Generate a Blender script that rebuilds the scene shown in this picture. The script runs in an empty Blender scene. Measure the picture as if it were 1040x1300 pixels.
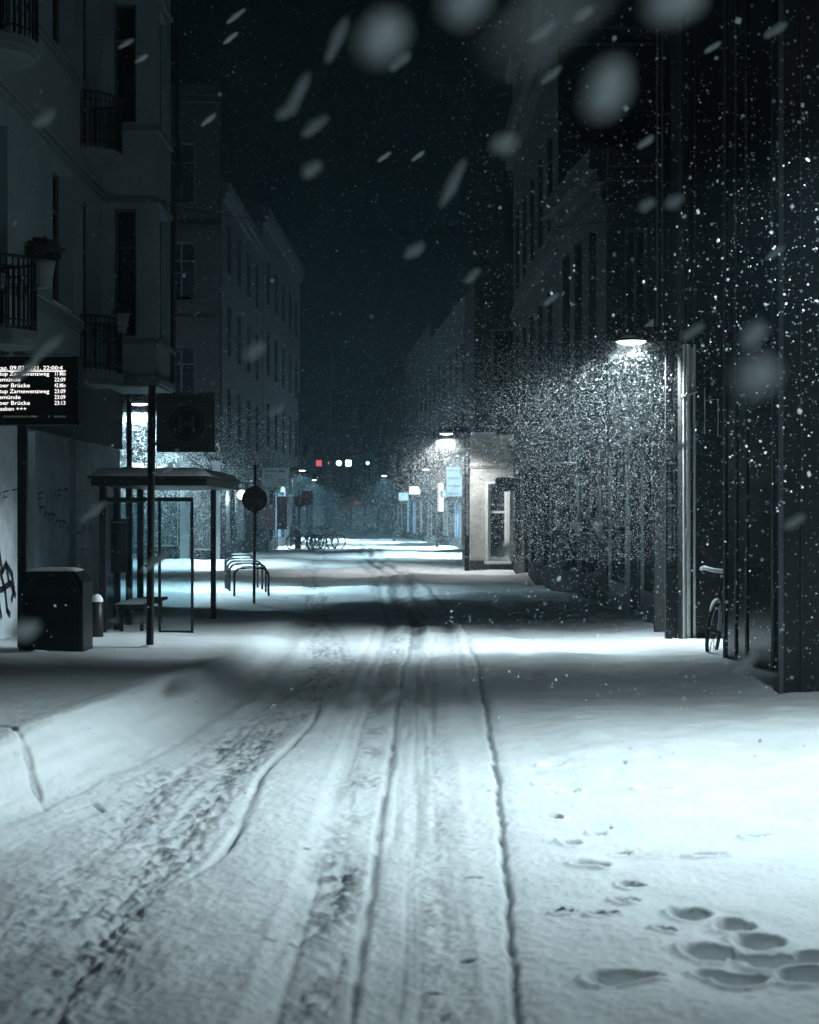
import bpy, math, random
import numpy as np
from mathutils import Vector, Matrix
random.seed(7); rng = np.random.default_rng(7)
C = bpy.context.scene.collection
F0, CX, CY, H = 2000.0, 520.0, 655.0, 1.7          # focal length in photo pixels, centre column, horizon row, eye height
def PX(px, Y): return (px - CX) * Y / F0
def PZ(py, Y): return H + (CY - py) * Y / F0
def GR(px, py):
    Y = F0 * H / (py - CY); return PX(px, Y), Y

# ------------------------------------------------------------------ materials
def new_mat(name):
    m = bpy.data.materials.new(name); m.use_nodes = True
    nt = m.node_tree; return m, nt, nt.nodes['Principled BSDF']
def mat(name, col, rough=.7, metal=0, var=.25, scale=6., bump=.0, bscale=40., spec=.4, stretch=None):
    m, nt, b = new_mat(name)
    tc = nt.nodes.new('ShaderNodeTexCoord')
    src = tc.outputs['Object']
    if stretch:
        mp = nt.nodes.new('ShaderNodeMapping'); mp.inputs['Scale'].default_value = stretch
        nt.links.new(src, mp.inputs[0]); src = mp.outputs[0]
    nz = nt.nodes.new('ShaderNodeTexNoise'); nz.inputs['Scale'].default_value = scale; nz.inputs['Detail'].default_value = 7
    nz.inputs['Roughness'].default_value = .62
    nt.links.new(src, nz.inputs['Vector'])
    rp = nt.nodes.new('ShaderNodeValToRGB')
    rp.color_ramp.elements[0].position = .3; rp.color_ramp.elements[1].position = .72
    lo = [c * (1 - var) for c in col]; hi = [min(1, c * (1 + var)) for c in col]
    rp.color_ramp.elements[0].color = (*lo, 1); rp.color_ramp.elements[1].color = (*hi, 1)
    nt.links.new(nz.outputs['Fac'], rp.inputs[0]); nt.links.new(rp.outputs[0], b.inputs['Base Color'])
    b.inputs['Roughness'].default_value = rough; b.inputs['Metallic'].default_value = metal
    b.inputs['Specular IOR Level'].default_value = spec
    if bump:
        n2 = nt.nodes.new('ShaderNodeTexNoise'); n2.inputs['Scale'].default_value = bscale; n2.inputs['Detail'].default_value = 6
        nt.links.new(src, n2.inputs['Vector'])
        bp = nt.nodes.new('ShaderNodeBump'); bp.inputs['Strength'].default_value = bump; bp.inputs['Distance'].default_value = .02
        nt.links.new(n2.outputs['Fac'], bp.inputs['Height']); nt.links.new(bp.outputs[0], b.inputs['Normal'])
    return m
def brick(name, col, mortar, scale=1.0):
    m, nt, b = new_mat(name)
    tc = nt.nodes.new('ShaderNodeTexCoord'); mp = nt.nodes.new('ShaderNodeMapping')
    sp = nt.nodes.new('ShaderNodeSeparateXYZ'); ad = nt.nodes.new('ShaderNodeMath'); cb = nt.nodes.new('ShaderNodeCombineXYZ')
    nt.links.new(tc.outputs['Object'], sp.inputs[0]); nt.links.new(sp.outputs[0], ad.inputs[0]); nt.links.new(sp.outputs[1], ad.inputs[1])
    nt.links.new(ad.outputs[0], cb.inputs[0]); nt.links.new(sp.outputs[2], cb.inputs[1])
    bt = nt.nodes.new('ShaderNodeTexBrick'); bt.inputs['Scale'].default_value = 1 / scale
    bt.inputs['Color1'].default_value = (*col, 1); bt.inputs['Color2'].default_value = (*[c * .6 for c in col], 1); bt.inputs['Mortar'].default_value = (*mortar, 1)
    bt.inputs['Brick Width'].default_value = .26; bt.inputs['Row Height'].default_value = .08; bt.inputs['Mortar Size'].default_value = .008
    nt.links.new(cb.outputs[0], bt.inputs['Vector']); nt.links.new(bt.outputs['Color'], b.inputs['Base Color'])
    b.inputs['Roughness'].default_value = .85
    return m
def emit(name, col, strength, vary=0., scale=5.):
    m, nt, b = new_mat(name)
    b.inputs['Base Color'].default_value = (.05, .05, .05, 1); b.inputs['Roughness'].default_value = .4
    b.inputs['Emission Color'].default_value = (*col, 1); b.inputs['Emission Strength'].default_value = strength
    if vary:
        tc = nt.nodes.new('ShaderNodeTexCoord'); nz = nt.nodes.new('ShaderNodeTexNoise'); nz.inputs['Scale'].default_value = scale
        nt.links.new(tc.outputs['Object'], nz.inputs['Vector'])
        mr = nt.nodes.new('ShaderNodeMapRange'); mr.inputs['From Min'].default_value = .3; mr.inputs['From Max'].default_value = .7
        mr.inputs['To Min'].default_value = strength * (1 - vary); mr.inputs['To Max'].default_value = strength * (1 + vary)
        nt.links.new(nz.outputs['Fac'], mr.inputs['Value']); nt.links.new(mr.outputs[0], b.inputs['Emission Strength'])
    return m
M = dict(
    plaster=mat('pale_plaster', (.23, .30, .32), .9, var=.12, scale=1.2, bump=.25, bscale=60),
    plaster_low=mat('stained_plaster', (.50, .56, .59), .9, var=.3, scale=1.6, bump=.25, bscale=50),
    cornice=mat('cornice_stone', (.16, .20, .21), .85, var=.15, scale=4),
    fascia=mat('dark_fascia', (.03, .032, .033), .7),
    brickdark=brick('dark_brick', (.022, .020, .020), (.03, .03, .03)),
    render_grey=mat('grey_render', (.018, .023, .026), .9, var=.2, scale=.8, bump=.2),
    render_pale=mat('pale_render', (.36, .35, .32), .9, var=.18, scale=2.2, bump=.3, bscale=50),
    render_brown=mat('brown_render', (.02, .023, .024), .9, var=.25, scale=1),
    stone=mat('grey_stone', (.032, .037, .040), .85, var=.3, scale=2.0, bump=.4, bscale=12),
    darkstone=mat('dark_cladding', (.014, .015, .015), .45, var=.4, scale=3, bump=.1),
    trim=mat('grey_metal_trim', (.10, .11, .115), .5, metal=.5),
    plinth=mat('dark_plinth', (.035, .033, .03), .8, var=.4, bump=.3),
    glass=mat('dark_glass', (.008, .010, .012), .12, var=.2, spec=.55),
    white=mat('white_paint', (.62, .63, .62), .5, var=.06),
    frame=mat('window_paint', (.07, .075, .075), .5, var=.1),
    black=mat('black_metal', (.012, .012, .012), .45, metal=.2, var=.3, scale=20),
    dark=mat('dark_grey_metal', (.03, .032, .034), .5, metal=.3, var=.3, scale=20),
    pipe=mat('pale_pipe', (.76, .76, .74), .55, var=.2, scale=9, stretch=(1, 1, .2)),
    signgrey=mat('sign_plate', (.05, .055, .055), .6, var=.1),
    signback=mat('sign_back', (.30, .32, .33), .6, var=.1),
    signblack=mat('sign_black', (.006, .006, .006), .6),
    signred=mat('sign_red', (.06, .012, .012), .6),
    poster=mat('red_poster', (.09, .045, .042), .6, var=.4, scale=4),
    wood=mat('bench_wood', (.06, .045, .035), .7, var=.3, stretch=(1, 8, 1)),
    paint=mat('graffiti_paint', (.012, .013, .015), .6),
    paint_pale=mat('faded_graffiti', (.24, .26, .27), .8),
    leaf=mat('dark_leaves', (.03, .05, .03), .7, var=.5),
    pot=mat('pale_pot', (.17, .19, .195), .7),
    rubber=mat('tyre_rubber', (.012, .012, .012), .8),
    roof=mat('roof_slate', (.06, .065, .07), .7, var=.3),
    scroll=mat('carved_stone', (.68, .68, .66), .8, var=.15),
    led=emit('led_white', (1, .98, .95), 1.5),
    led_dim=emit('led_dim', (.7, .75, .8), .05),
    lampglow=emit('lamp_glow', (.92, .97, 1), 5.0),
    globe=emit('globe_glow', (.85, .96, 1), 7.0),
    win_cool=emit('lit_window_cool', (.5, .75, .85), .30, .6, 3.),
    win_dim=emit('glow_window_dim', (.35, .62, .72), .055, .7, 1.2),
    win_bright=emit('lit_window_bright', (.75, .93, 1), 1.3, .3, 2.),
    win_blue=emit('lit_window_blue', (.22, .58, .95), .6, .5, 1.5),
    sign_cyan=emit('lit_sign_cyan', (.50, .86, 1.), 1.1, .25, 3.),
    sign_white=emit('lit_sign_white', (.98, .96, .95), 1.5),
    sign_blue=emit('lit_sign_blue', (.25, .65, 1.), .75, .3, 3.),
    red=emit('red_signal', (1, .18, .22), .75), red_dim=emit('red_glow', (1, .2, .18), .16),
    cyan=emit('cyan_signal', (.35, .85, 1), 16.0), whitesig=emit('white_signal', (.8, .93, 1), 8.0), cyan_s=emit('small_cyan_signal', (.3, .8, 1), 5.0),
)
# glass one can look through
def clear_glass():
    m = bpy.data.materials.new('clear_glass'); m.use_nodes = True; nt = m.node_tree
    for n in list(nt.nodes): nt.nodes.remove(n)
    o = nt.nodes.new('ShaderNodeOutputMaterial'); t = nt.nodes.new('ShaderNodeBsdfTransparent'); g = nt.nodes.new('ShaderNodeBsdfGlossy'); x = nt.nodes.new('ShaderNodeMixShader')
    nz = nt.nodes.new('ShaderNodeTexNoise'); nz.inputs['Scale'].default_value = 3
    t.inputs[0].default_value = (.72, .8, .82, 1); g.inputs['Roughness'].default_value = .08; x.inputs[0].default_value = .06
    mr = nt.nodes.new('ShaderNodeMapRange'); mr.inputs['To Min'].default_value = .03; mr.inputs['To Max'].default_value = .1
    nt.links.new(nz.outputs['Fac'], mr.inputs['Value']); nt.links.new(mr.outputs[0], x.inputs[0])
    nt.links.new(t.outputs[0], x.inputs[1]); nt.links.new(g.outputs[0], x.inputs[2]); nt.links.new(x.outputs[0], o.inputs[0])
    return m
M['clear'] = clear_glass()
def snow_mat(name, attr=False):
    m, nt, b = new_mat(name)
    tc = nt.nodes.new('ShaderNodeTexCoord')
    n1 = nt.nodes.new('ShaderNodeTexNoise'); n1.inputs['Scale'].default_value = 55; n1.inputs['Detail'].default_value = 8; n1.inputs['Roughness'].default_value = .7
    nt.links.new(tc.outputs['Object'], n1.inputs['Vector'])
    bp = nt.nodes.new('ShaderNodeBump'); bp.inputs['Strength'].default_value = .6; bp.inputs['Distance'].default_value = .014
    nt.links.new(n1.outputs['Fac'], bp.inputs['Height']); nt.links.new(bp.outputs[0], b.inputs['Normal'])
    rp = nt.nodes.new('ShaderNodeValToRGB'); rp.color_ramp.elements[0].position = .25; rp.color_ramp.elements[1].position = .75
    rp.color_ramp.elements[0].color = (.74, .80, .83, 1); rp.color_ramp.elements[1].color = (.86, .90, .91, 1)
    n2 = nt.nodes.new('ShaderNodeTexNoise'); n2.inputs['Scale'].default_value = 2.5; n2.inputs['Detail'].default_value = 6
    nt.links.new(tc.outputs['Object'], n2.inputs['Vector']); nt.links.new(n2.outputs['Fac'], rp.inputs[0])
    last = rp.outputs[0]
    if attr:
        at = nt.nodes.new('ShaderNodeAttribute'); at.attribute_name = 'slush_and_shade'
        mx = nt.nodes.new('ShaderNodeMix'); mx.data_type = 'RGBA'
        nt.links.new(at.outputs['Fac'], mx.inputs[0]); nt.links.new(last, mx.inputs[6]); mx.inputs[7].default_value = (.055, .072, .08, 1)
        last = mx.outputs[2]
    nt.links.new(last, b.inputs['Base Color'])
    b.inputs['Roughness'].default_value = .75; b.inputs['Specular IOR Level'].default_value = .25
    return m
M['snow'] = snow_mat('snow_cap'); M['snow_ground'] = snow_mat('trodden_snow', True)
def flake_mat(name):
    m = bpy.data.materials.new(name); m.use_nodes = True; nt = m.node_tree
    for n in list(nt.nodes): nt.nodes.remove(n)
    o = nt.nodes.new('ShaderNodeOutputMaterial'); d = nt.nodes.new('ShaderNodeBsdfDiffuse'); t = nt.nodes.new('ShaderNodeBsdfTranslucent'); x = nt.nodes.new('ShaderNodeMixShader')
    tc = nt.nodes.new('ShaderNodeTexCoord'); nz = nt.nodes.new('ShaderNodeTexNoise'); nz.inputs['Scale'].default_value = 90
    rp = nt.nodes.new('ShaderNodeValToRGB'); rp.color_ramp.elements[0].color = (.8, .86, .88, 1); rp.color_ramp.elements[1].color = (.95, .97, .97, 1)
    nt.links.new(tc.outputs['Object'], nz.inputs['Vector']); nt.links.new(nz.outputs['Fac'], rp.inputs[0])
    nt.links.new(rp.outputs[0], d.inputs[0]); nt.links.new(rp.outputs[0], t.inputs[0]); x.inputs[0].default_value = .45
    nt.links.new(d.outputs[0], x.inputs[1]); nt.links.new(t.outputs[0], x.inputs[2]); nt.links.new(x.outputs[0], o.inputs[0])
    return m
M['flake'] = flake_mat('snowflake_ice')

# ------------------------------------------------------------------ mesh helpers
ORG = {}
class MB:
    def __init__(s): s.v = []; s.f = []; s.smooth = []
    def add(s, vs, fs, smooth=False):
        o = len(s.v); s.v += [tuple(v) for v in vs]
        for f in fs: s.f.append([i + o for i in f]); s.smooth.append(smooth)
    def hexa(s, p):      # 8 points: bottom ring 0-3 CCW, top ring 4-7
        s.add(p, [(3, 2, 1, 0), (4, 5, 6, 7), (0, 1, 5, 4), (1, 2, 6, 5), (2, 3, 7, 6), (3, 0, 4, 7)])
    def box(s, x0, x1, y0, y1, z0, z1):
        s.hexa([(x0, y0, z0), (x1, y0, z0), (x1, y1, z0), (x0, y1, z0), (x0, y0, z1), (x1, y0, z1), (x1, y1, z1), (x0, y1, z1)])
    def fbox(s, F, u0, u1, d0, d1, z0, z1):
        s.hexa([F(u0, d1, z0), F(u1, d1, z0), F(u1, d0, z0), F(u0, d0, z0), F(u0, d1, z1), F(u1, d1, z1), F(u1, d0, z1), F(u0, d0, z1)])
    def tube(s, pts, r, n=8, caps=True):
        pts = [Vector(p) for p in pts]; rs = r if isinstance(r, (list, tuple)) else [r] * len(pts)
        rings = []; ref = None
        for i, p in enumerate(pts):
            t = (pts[min(i + 1, len(pts) - 1)] - pts[max(i - 1, 0)])
            if t.length < 1e-9: t = Vector((0, 0, 1))
            t.normalize()
            if ref is None: ref = Vector((0, 0, 1)) if abs(t.z) < .9 else Vector((1, 0, 0))
            a = t.cross(ref)
            if a.length < 1e-6: a = t.cross(Vector((0, 1, 0)))
            a.normalize(); b = t.cross(a)
            rings.append([p + (a * math.cos(2 * math.pi * k / n) + b * math.sin(2 * math.pi * k / n)) * rs[i] for k in range(n)])
        vs = [v for rg in rings for v in rg]; fs = []
        for i in range(len(rings) - 1):
            for k in range(n):
                k2 = (k + 1) % n; fs.append((i * n + k, i * n + k2, (i + 1) * n + k2, (i + 1) * n + k))
        s.add(vs, fs, True)
        if caps:
            s.add(rings[0], [tuple(range(n))[::-1]]); s.add(rings[-1], [tuple(range(n))])
    def lathe(s, c, prof, n=20, smooth=True):     # prof: (r, z) about the vertical through c
        vs = []; fs = []
        for r, z in prof:
            for k in range(n):
                a = 2 * math.pi * k / n; vs.append((c[0] + r * math.cos(a), c[1] + r * math.sin(a), c[2] + z))
        for i in range(len(prof) - 1):
            for k in range(n):
                k2 = (k + 1) % n; fs.append((i * n + k, i * n + k2, (i + 1) * n + k2, (i + 1) * n + k))
        s.add(vs, fs, smooth)
        s.add(vs[:n], [tuple(range(n))[::-1]]); s.add(vs[-n:], [tuple(range(n))])
    def prism(s, pts, off):                        # closed polygon extruded by off
        off = Vector(off); n = len(pts); a = [Vector(p) for p in pts]; b = [p + off for p in a]
        s.add(a + b, [tuple(range(n))[::-1], tuple(range(n, 2 * n))] + [(i, (i + 1) % n, n + (i + 1) % n, n + i) for i in range(n)])
    def disc_y(s, c, r, y0, y1, n=32):             # disc facing the y axis
        s.prism([(c[0] + r * math.cos(2 * math.pi * k / n), y0, c[1] + r * math.sin(2 * math.pi * k / n)) for k in range(n)], (0, y1 - y0, 0))
    def lump(s, x0, x1, y0, y1, z, h, nx=12, ny=6, seed=0, edge=.35):    # a soft cover of snow on a flat top
        g = np.random.default_rng(seed); vs = []; fs = []
        hh = g.random((nx + 1, ny + 1))
        for i in range(nx + 1):
            for j in range(ny + 1):
                u, v = i / nx, j / ny
                e = min(1, min(u, 1 - u) * nx * edge, min(v, 1 - v) * ny * edge); e = math.sqrt(max(0, 1 - (1 - e) ** 2))
                vs.append((x0 + (x1 - x0) * u, y0 + (y1 - y0) * v, z + h * e * (.7 + .5 * hh[i, j])))
        for i in range(nx):
            for j in range(ny):
                a = i * (ny + 1) + j; fs.append((a, a + ny + 1, a + ny + 2, a + 1))
        s.add(vs, fs, True)
        s.box(x0, x1, y0, y1, z - .002, z + .004)
    def build(s, name, m, parent=None, local=False):
        me = bpy.data.meshes.new(name)
        org = ORG.get(parent.name, (0, 0, 0)) if parent is not None and not local else (0, 0, 0)
        me.from_pydata([(x - org[0], y - org[1], z - org[2]) for x, y, z in s.v], [], s.f)
        me.polygons.foreach_set('use_smooth', s.smooth)
        me.materials.append(M[m] if isinstance(m, str) else m); me.update()
        o = bpy.data.objects.new(name, me); C.objects.link(o)
        if parent is not None: o.parent = parent
        ORG[o.name] = org
        return o
def tag(o, label=None, cat=None, group=None, kind=None):
    for k, v in (('label', label), ('category', cat), ('group', group), ('kind', kind)):
        if v: o[k] = v
    return o
def thing(name, label, cat, loc=(0, 0, 0), rz=0, group=None):
    o = bpy.data.objects.new(name, None); C.objects.link(o); o.location = loc; o.rotation_euler = (0, 0, rz); o.empty_display_size = .2
    ORG[o.name] = tuple(loc)
    return tag(o, label, cat, group)
KIDS = lambda o: [c for c in bpy.data.objects if c.parent == o]
def copy_tree(o, parent=None):
    c = o.copy(); C.objects.link(c)
    if parent is not None: c.parent = parent
    for ch in KIDS(o): copy_tree(ch, c)
    return c
def P(name, m, parent, fn, local=False):
    b = MB(); fn(b); return b.build(name, m, parent, local)
def text_geo(body, size, bold=0., align='LEFT', sx=1.):
    cu = bpy.data.curves.new('t', 'FONT'); cu.body = body; cu.size = size; cu.offset = bold; cu.align_x = align; cu.resolution_u = 3
    o = bpy.data.objects.new('t', cu); C.objects.link(o)
    dg = bpy.context.evaluated_depsgraph_get(); me = bpy.data.meshes.new_from_object(o.evaluated_get(dg))
    vs = [(v.co.x * sx, v.co.y) for v in me.vertices]; fs = [tuple(p.vertices) for p in me.polygons]
    bpy.data.objects.remove(o); bpy.data.curves.remove(cu); bpy.data.meshes.remove(me)
    return vs, fs
def put_text(mb, body, size, x, y, z, bold=0., align='LEFT', sx=1.):       # reads along +x, faces -y
    vs, fs = text_geo(body, size, bold, align, sx); mb.add([(x + a, y, z + b) for a, b in vs], fs)

# ------------------------------------------------------------------ buildings
def edge_frame(p0, p1):
    p0 = Vector((p0[0], p0[1], 0)); p1 = Vector((p1[0], p1[1], 0)); u = (p1 - p0); L = u.length; u.normalize(); n = Vector((u.y, -u.x, 0))
    return (lambda a, d, z: tuple(p0 + u * a + n * d + Vector((0, 0, z)))), L
def wall_edge(mb, F, L, z0, z1, ops, depth=.22, d=0.):
    us = sorted({0, L, *[o[0] for o in ops], *[o[1] for o in ops]}); zs = sorted({z0, z1, *[o[2] for o in ops], *[o[3] for o in ops]})
    for i in range(len(us) - 1):
        for j in range(len(zs) - 1):
            um, zm = (us[i] + us[i + 1]) / 2, (zs[j] + zs[j + 1]) / 2
            if any(o[0] < um < o[1] and o[2] < zm < o[3] for o in ops): continue
            mb.add([F(us[i], d, zs[j]), F(us[i + 1], d, zs[j]), F(us[i + 1], d, zs[j + 1]), F(us[i], d, zs[j + 1])], [(0, 1, 2, 3)])
    for a, b, c, e in [o[:4] for o in ops]:
        for q in ([F(a, d, c), F(a, d, e), F(a, d - depth, e), F(a, d - depth, c)], [F(b, d, e), F(b, d, c), F(b, d - depth, c), F(b, d - depth, e)],
                  [F(a, d, e), F(b, d, e), F(b, d - depth, e), F(a, d - depth, e)], [F(b, d, c), F(a, d, c), F(a, d - depth, c), F(b, d - depth, c)]):
            mb.add(q, [(0, 1, 2, 3)])
def window(parent, F, o, depth=.22, d=0., fm='frame', pm='glass', nx=2, zs=(.68,), fw=.06, name='window'):
    a, b, c, e = o[:4]; m = MB(); y0, y1 = d - depth, d - depth + .06
    m.fbox(F, a, a + fw, y0, y1, c, e); m.fbox(F, b - fw, b, y0, y1, c, e)
    m.fbox(F, a + fw, b - fw, y0, y1, c, c + fw); m.fbox(F, a + fw, b - fw, y0, y1, e - fw, e)
    for k in range(1, nx):
        x = a + (b - a) * k / nx; m.fbox(F, x - fw * .45, x + fw * .45, y0, y1 - .004, c + fw, e - fw)
    for t in zs:
        z = c + (e - c) * t; m.fbox(F, a + fw, b - fw, y0, y1 - .008, z - fw * .45, z + fw * .45)
    w = m.build(name, fm, parent)
    g = MB(); g.fbox(F, a - .01, b + .01, y0 - .02, y0 + .02, c - .01, e + .01); g.build('pane', pm, w)
    return w
def building(name, label, cat, poly, ztop, m, edges={}, z0=-.4, group=None, snow_roof=True, depth=.22, fm='frame', cornices=(), cm='cornice', cedges=None):
    cx = sum(p[0] for p in poly) / len(poly); cy = sum(p[1] for p in poly) / len(poly)
    t = thing(name, label, cat, (cx, cy, 0), 0, group); mb = MB(); n = len(poly); Fs = []
    for i in range(n):
        F, L = edge_frame(poly[i], poly[(i + 1) % n]); Fs.append((F, L))
        wall_edge(mb, F, L, z0, ztop, [o for o in edges.get(i, [])], depth)
    mb.add([(x, y, ztop) for x, y in poly], [tuple(range(n))]); mb.build('wall', m, t)
    for i, ops in edges.items():
        for o in ops:
            pm = o[4] if len(o) > 4 else 'glass'; kw = o[5] if len(o) > 5 else {}
            window(t, Fs[i][0], o, depth, 0, kw.get('fm', fm), pm, kw.get('nx', 2), kw.get('zs', (.68,)), kw.get('fw', .06))
    for (za, zb, pr) in cornices:
        c = MB()
        for i in (cedges if cedges is not None else edges.keys()):
            F, L = Fs[i]; c.fbox(F, -.0, L + .0, .003, pr, za, zb); c.fbox(F, 0, L, .003, pr * .55, za - (zb - za) * .6, za - .002)
        c.build('cornice', cm, t)
    if snow_roof and ztop < 5:
        r = MB(); r.add([(x, y, ztop + .16) for x, y in poly] + [(x, y, ztop + .004) for x, y in poly], [tuple(range(n))] + [(n + i, n + (i + 1) % n, (i + 1) % n, i) for i in range(n)])
        r.build('roof_snow', 'snow', t)
    return t, Fs
def grid_ops(L, zs, w, h, n, margin=.6, pm='glass', lit={}, **kw):
    out = []; step = (L - 2 * margin) / n
    for r, z in enumerate(zs):
        for k in range(n):
            u = margin + step * (k + .5); out.append((u - w / 2, u + w / 2, z, z + h, lit.get((r, k), pm), kw))
    return out

# ---- left: pale building with balconies
WX = -5.46
def balcony_building():
    t = thing('balcony_building', 'pale plastered house with round iron balconies above graffitied ground floor pillars', 'building', (WX - 4, 22, 0))
    F, L = edge_frame((WX, 12), (WX, 29.7))         # outward is +x
    Y = lambda y: y - 12
    ops_up = [(Y(19.9), Y(21.4), 4.12, 7.0), (Y(24.1), Y(25.6), 4.98, 7.22), (Y(26.35), Y(27.75), 4.12, 7.2),
              (Y(19.9), Y(21.4), 7.92, 10.8), (Y(24.1), Y(25.6), 8.98, 11.2), (Y(26.35), Y(27.75), 7.92, 11.0),
              (Y(15.0), Y(16.4), 4.98, 7.22), (Y(15.0), Y(16.4), 8.98, 11.2)]
    mb = MB(); wall_edge(mb, F, L, 4.0, 16, ops_up, .3)
    mb.add([(WX, 12, 4), (WX, 12, 16), (WX - 8, 12, 16), (WX - 8, 12, 4)], [(0, 1, 2, 3)])
    mb.add([(WX, 29.7, 4), (WX - 8, 29.7, 4), (WX - 8, 29.7, 16), (WX, 29.7, 16)], [(0, 1, 2, 3)])
    mb.add([(WX, 12, 16), (WX, 29.7, 16), (WX - 8, 29.7, 16), (WX - 8, 12, 16)], [(0, 1, 2, 3)])
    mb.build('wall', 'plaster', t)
    for o in ops_up:
        wn = window(t, F, o, .3, 0, 'frame', 'glass', 2, (.72,)); b = MB(); b.fbox(F, o[0] + .03, o[1] - .03, -.22, -.02, o[2] + .002, o[2] + .05); b.build('sill_snow', 'snow', wn)
    # ground floor: pillars with dark openings
    g = MB(); ops = [(Y(14.2), Y(16.4), .05, 2.6), (Y(21.95), Y(22.98), -.3, 2.92), (Y(25.28), Y(25.78), -.3, 2.94)]
    wall_edge(g, F, L, -.4, 2.95, ops, .35)
    g.add([(WX, 12, -.4), (WX, 12, 2.95), (WX - 8, 12, 2.95), (WX - 8, 12, -.4)], [(0, 1, 2, 3)])
    g.add([(WX, 29.7, -.4), (WX - 8, 29.7, -.4), (WX - 8, 29.7, 2.95), (WX, 29.7, 2.95)], [(0, 1, 2, 3)])
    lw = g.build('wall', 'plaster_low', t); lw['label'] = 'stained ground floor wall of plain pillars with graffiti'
    b = MB(); b.fbox(F, 0, L, -8, .04, 2.953, 3.998); b.build('fascia', 'fascia', t)
    window(t, F, ops[0], .35, 0, 'frame', 'glass', 2, ())
    d = MB(); o = ops[1]; d.fbox(F, o[0], o[1], -.40, -.34, -.3, 2.38); d.fbox(F, o[0] + .1, o[0] + .44, -.34, -.32, .2, 2.2); d.fbox(F, o[0] + .56, o[1] - .1, -.34, -.32, .2, 2.2)
    dr = d.build('door', 'dark', t)
    k = MB(); k.fbox(F, o[0] + .48, o[0] + .52, -.32, -.27, 1.0, 1.25); k.build('handle', 'trim', dr)
    tr = MB(); tr.fbox(F, o[0] + .52, o[1], -.39, -.35, 2.42, 2.92); trw = tr.build('transom_window', 'win_cool', t); trw['label'] = 'lit transom window over the dark doorway'
    tr = MB(); tr.fbox(F, o[0], o[0] + .5, -.39, -.352, 2.4, 2.92); tr.build('fixed_panel', 'dark', t)
    o = ops[2]; s = MB(); s.fbox(F, o[0], o[1], -.42, -.34, -.3, 2.94); s.build('recess_panel', 'render_grey', t)
    # string courses
    for z, pr, sp in ((4.80, .07, (16.6, 26.2)), (7.36, .06, (16.6, 28)), (8.80, .07, (16.6, 26.2)), (11.3, .06, (12, 28)), (15.6, .25, (12, 28))):
        c = MB(); c.fbox(F, Y(sp[0]), Y(sp[1]), .002, pr, z, z + .10); c.fbox(F, Y(sp[0]), Y(sp[1]), .002, pr * .5, z - .07, z - .002); c.build('cornice', 'cornice', t)
        sn = MB(); sn.fbox(F, Y(sp[0]), Y(sp[1]), .005, pr - .01, z + .102, z + .118); sn.build('ledge_snow', 'snow', t)
    # oriel bay
    xo = -4.50; ob = MB(); G, GL = edge_frame((WX, 28.0), (xo, 28.0)); w = [(.20, .60, 4.90, 7.18), (.20, .60, 8.70, 10.82), (.2, .6, 12.6, 14.6)]
    wall_edge(ob, G, GL, 4.18, 16, w, .18)
    G2, GL2 = edge_frame((xo, 28.0), (xo, 29.7)); w2 = [(.4, 1.3, 4.9, 7.18), (.4, 1.3, 8.7, 10.82)]
    wall_edge(ob, G2, GL2, 4.18, 16, w2, .18)
    ob.add([(xo, 29.7, 4.18), (WX, 29.7, 4.18), (WX, 29.7, 16), (xo, 29.7, 16)], [(0, 1, 2, 3)])
    ob.add([(WX, 28, 4.18), (WX, 29.7, 4.18), (xo, 29.7, 4.18), (xo, 28, 4.18)], [(0, 1, 2, 3)])
    ob.add([(WX, 28, 16), (xo, 28, 16), (xo, 29.7, 16), (WX, 29.7, 16)], [(0, 1, 2, 3)])
    oriel = ob.build('oriel', 'plaster', t)
    for o in w: window(oriel, G, o, .18, 0, 'frame', 'glass', 1, (.7,), .05)
    for o in w2: window(oriel, G2, o, .18, 0, 'frame', 'glass', 2, (.7,), .05)
    for z in (4.76, 7.26, 8.56, 11.0):
        c = MB(); c.fbox(G, .0, GL + .05, .003, .05, z, z + .08); c.fbox(G2, -.05, GL2, .003, .05, z, z + .08); c.build('cornice', 'cornice', oriel)
    c = MB(); c.box(WX, xo + .08, 27.92, 29.75, 4.05, 4.178); c.box(WX, xo + .03, 27.97, 29.72, 3.999, 4.048); c.build('base_moulding', 'cornice', oriel)
    # round balconies
    def balcony(yc, z, r):
        n = 22; sl = MB()
        half = lambda rr: [(WX + rr * math.cos(a), yc + rr * math.sin(a)) for a in np.linspace(-math.pi / 2, math.pi / 2, n)]
        for rr, za, zb in ((r, z - .12, z), (r - .05, z - .2, z - .122)):
            sl.prism([(x, y, za) for x, y in half(rr)], (0, 0, zb - za))
        so = sl.build('balcony', 'cornice', t)
        rl = MB(); ring = half(r - .03)
        for zz, rr in ((z + .93, .022), (z + .80, .010), (z + .12, .014)): rl.tube([(x, y, zz) for x, y in ring], rr, 6)
        for k, (x, y) in enumerate(half(r - .03)):
            rl.tube([(x, y, z), (x, y, z + .93)], .011 if k % 3 else .016, 6)
        for k in range(0, n - 1, 2):           # scrolls between the bars
            (x0, y0), (x1, y1) = ring[k], ring[k + 1]; m_ = ((x0 + x1) / 2, (y0 + y1) / 2)
            rl.tube([(m_[0] + .035 * math.cos(a) * (y1 - y0) / .1 * 0, m_[1] + .04 * math.cos(a), z + .62 + .06 * math.sin(a)) for a in np.linspace(0, 5.5, 9)], .008, 5)
        rl.build('railing', 'black', so)
        ss = MB(); ss.prism([(x, y, z + .002) for x, y in half(r - .08)], (0, 0, .05)); ss.build('balcony_snow', 'snow', so)
    for yc, z, r in ((20.55, 4.1, .60), (26.7, 4.1, .60), (20.55, 7.86, .62), (26.7, 7.82, .60)): balcony(yc, z, r)
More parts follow.
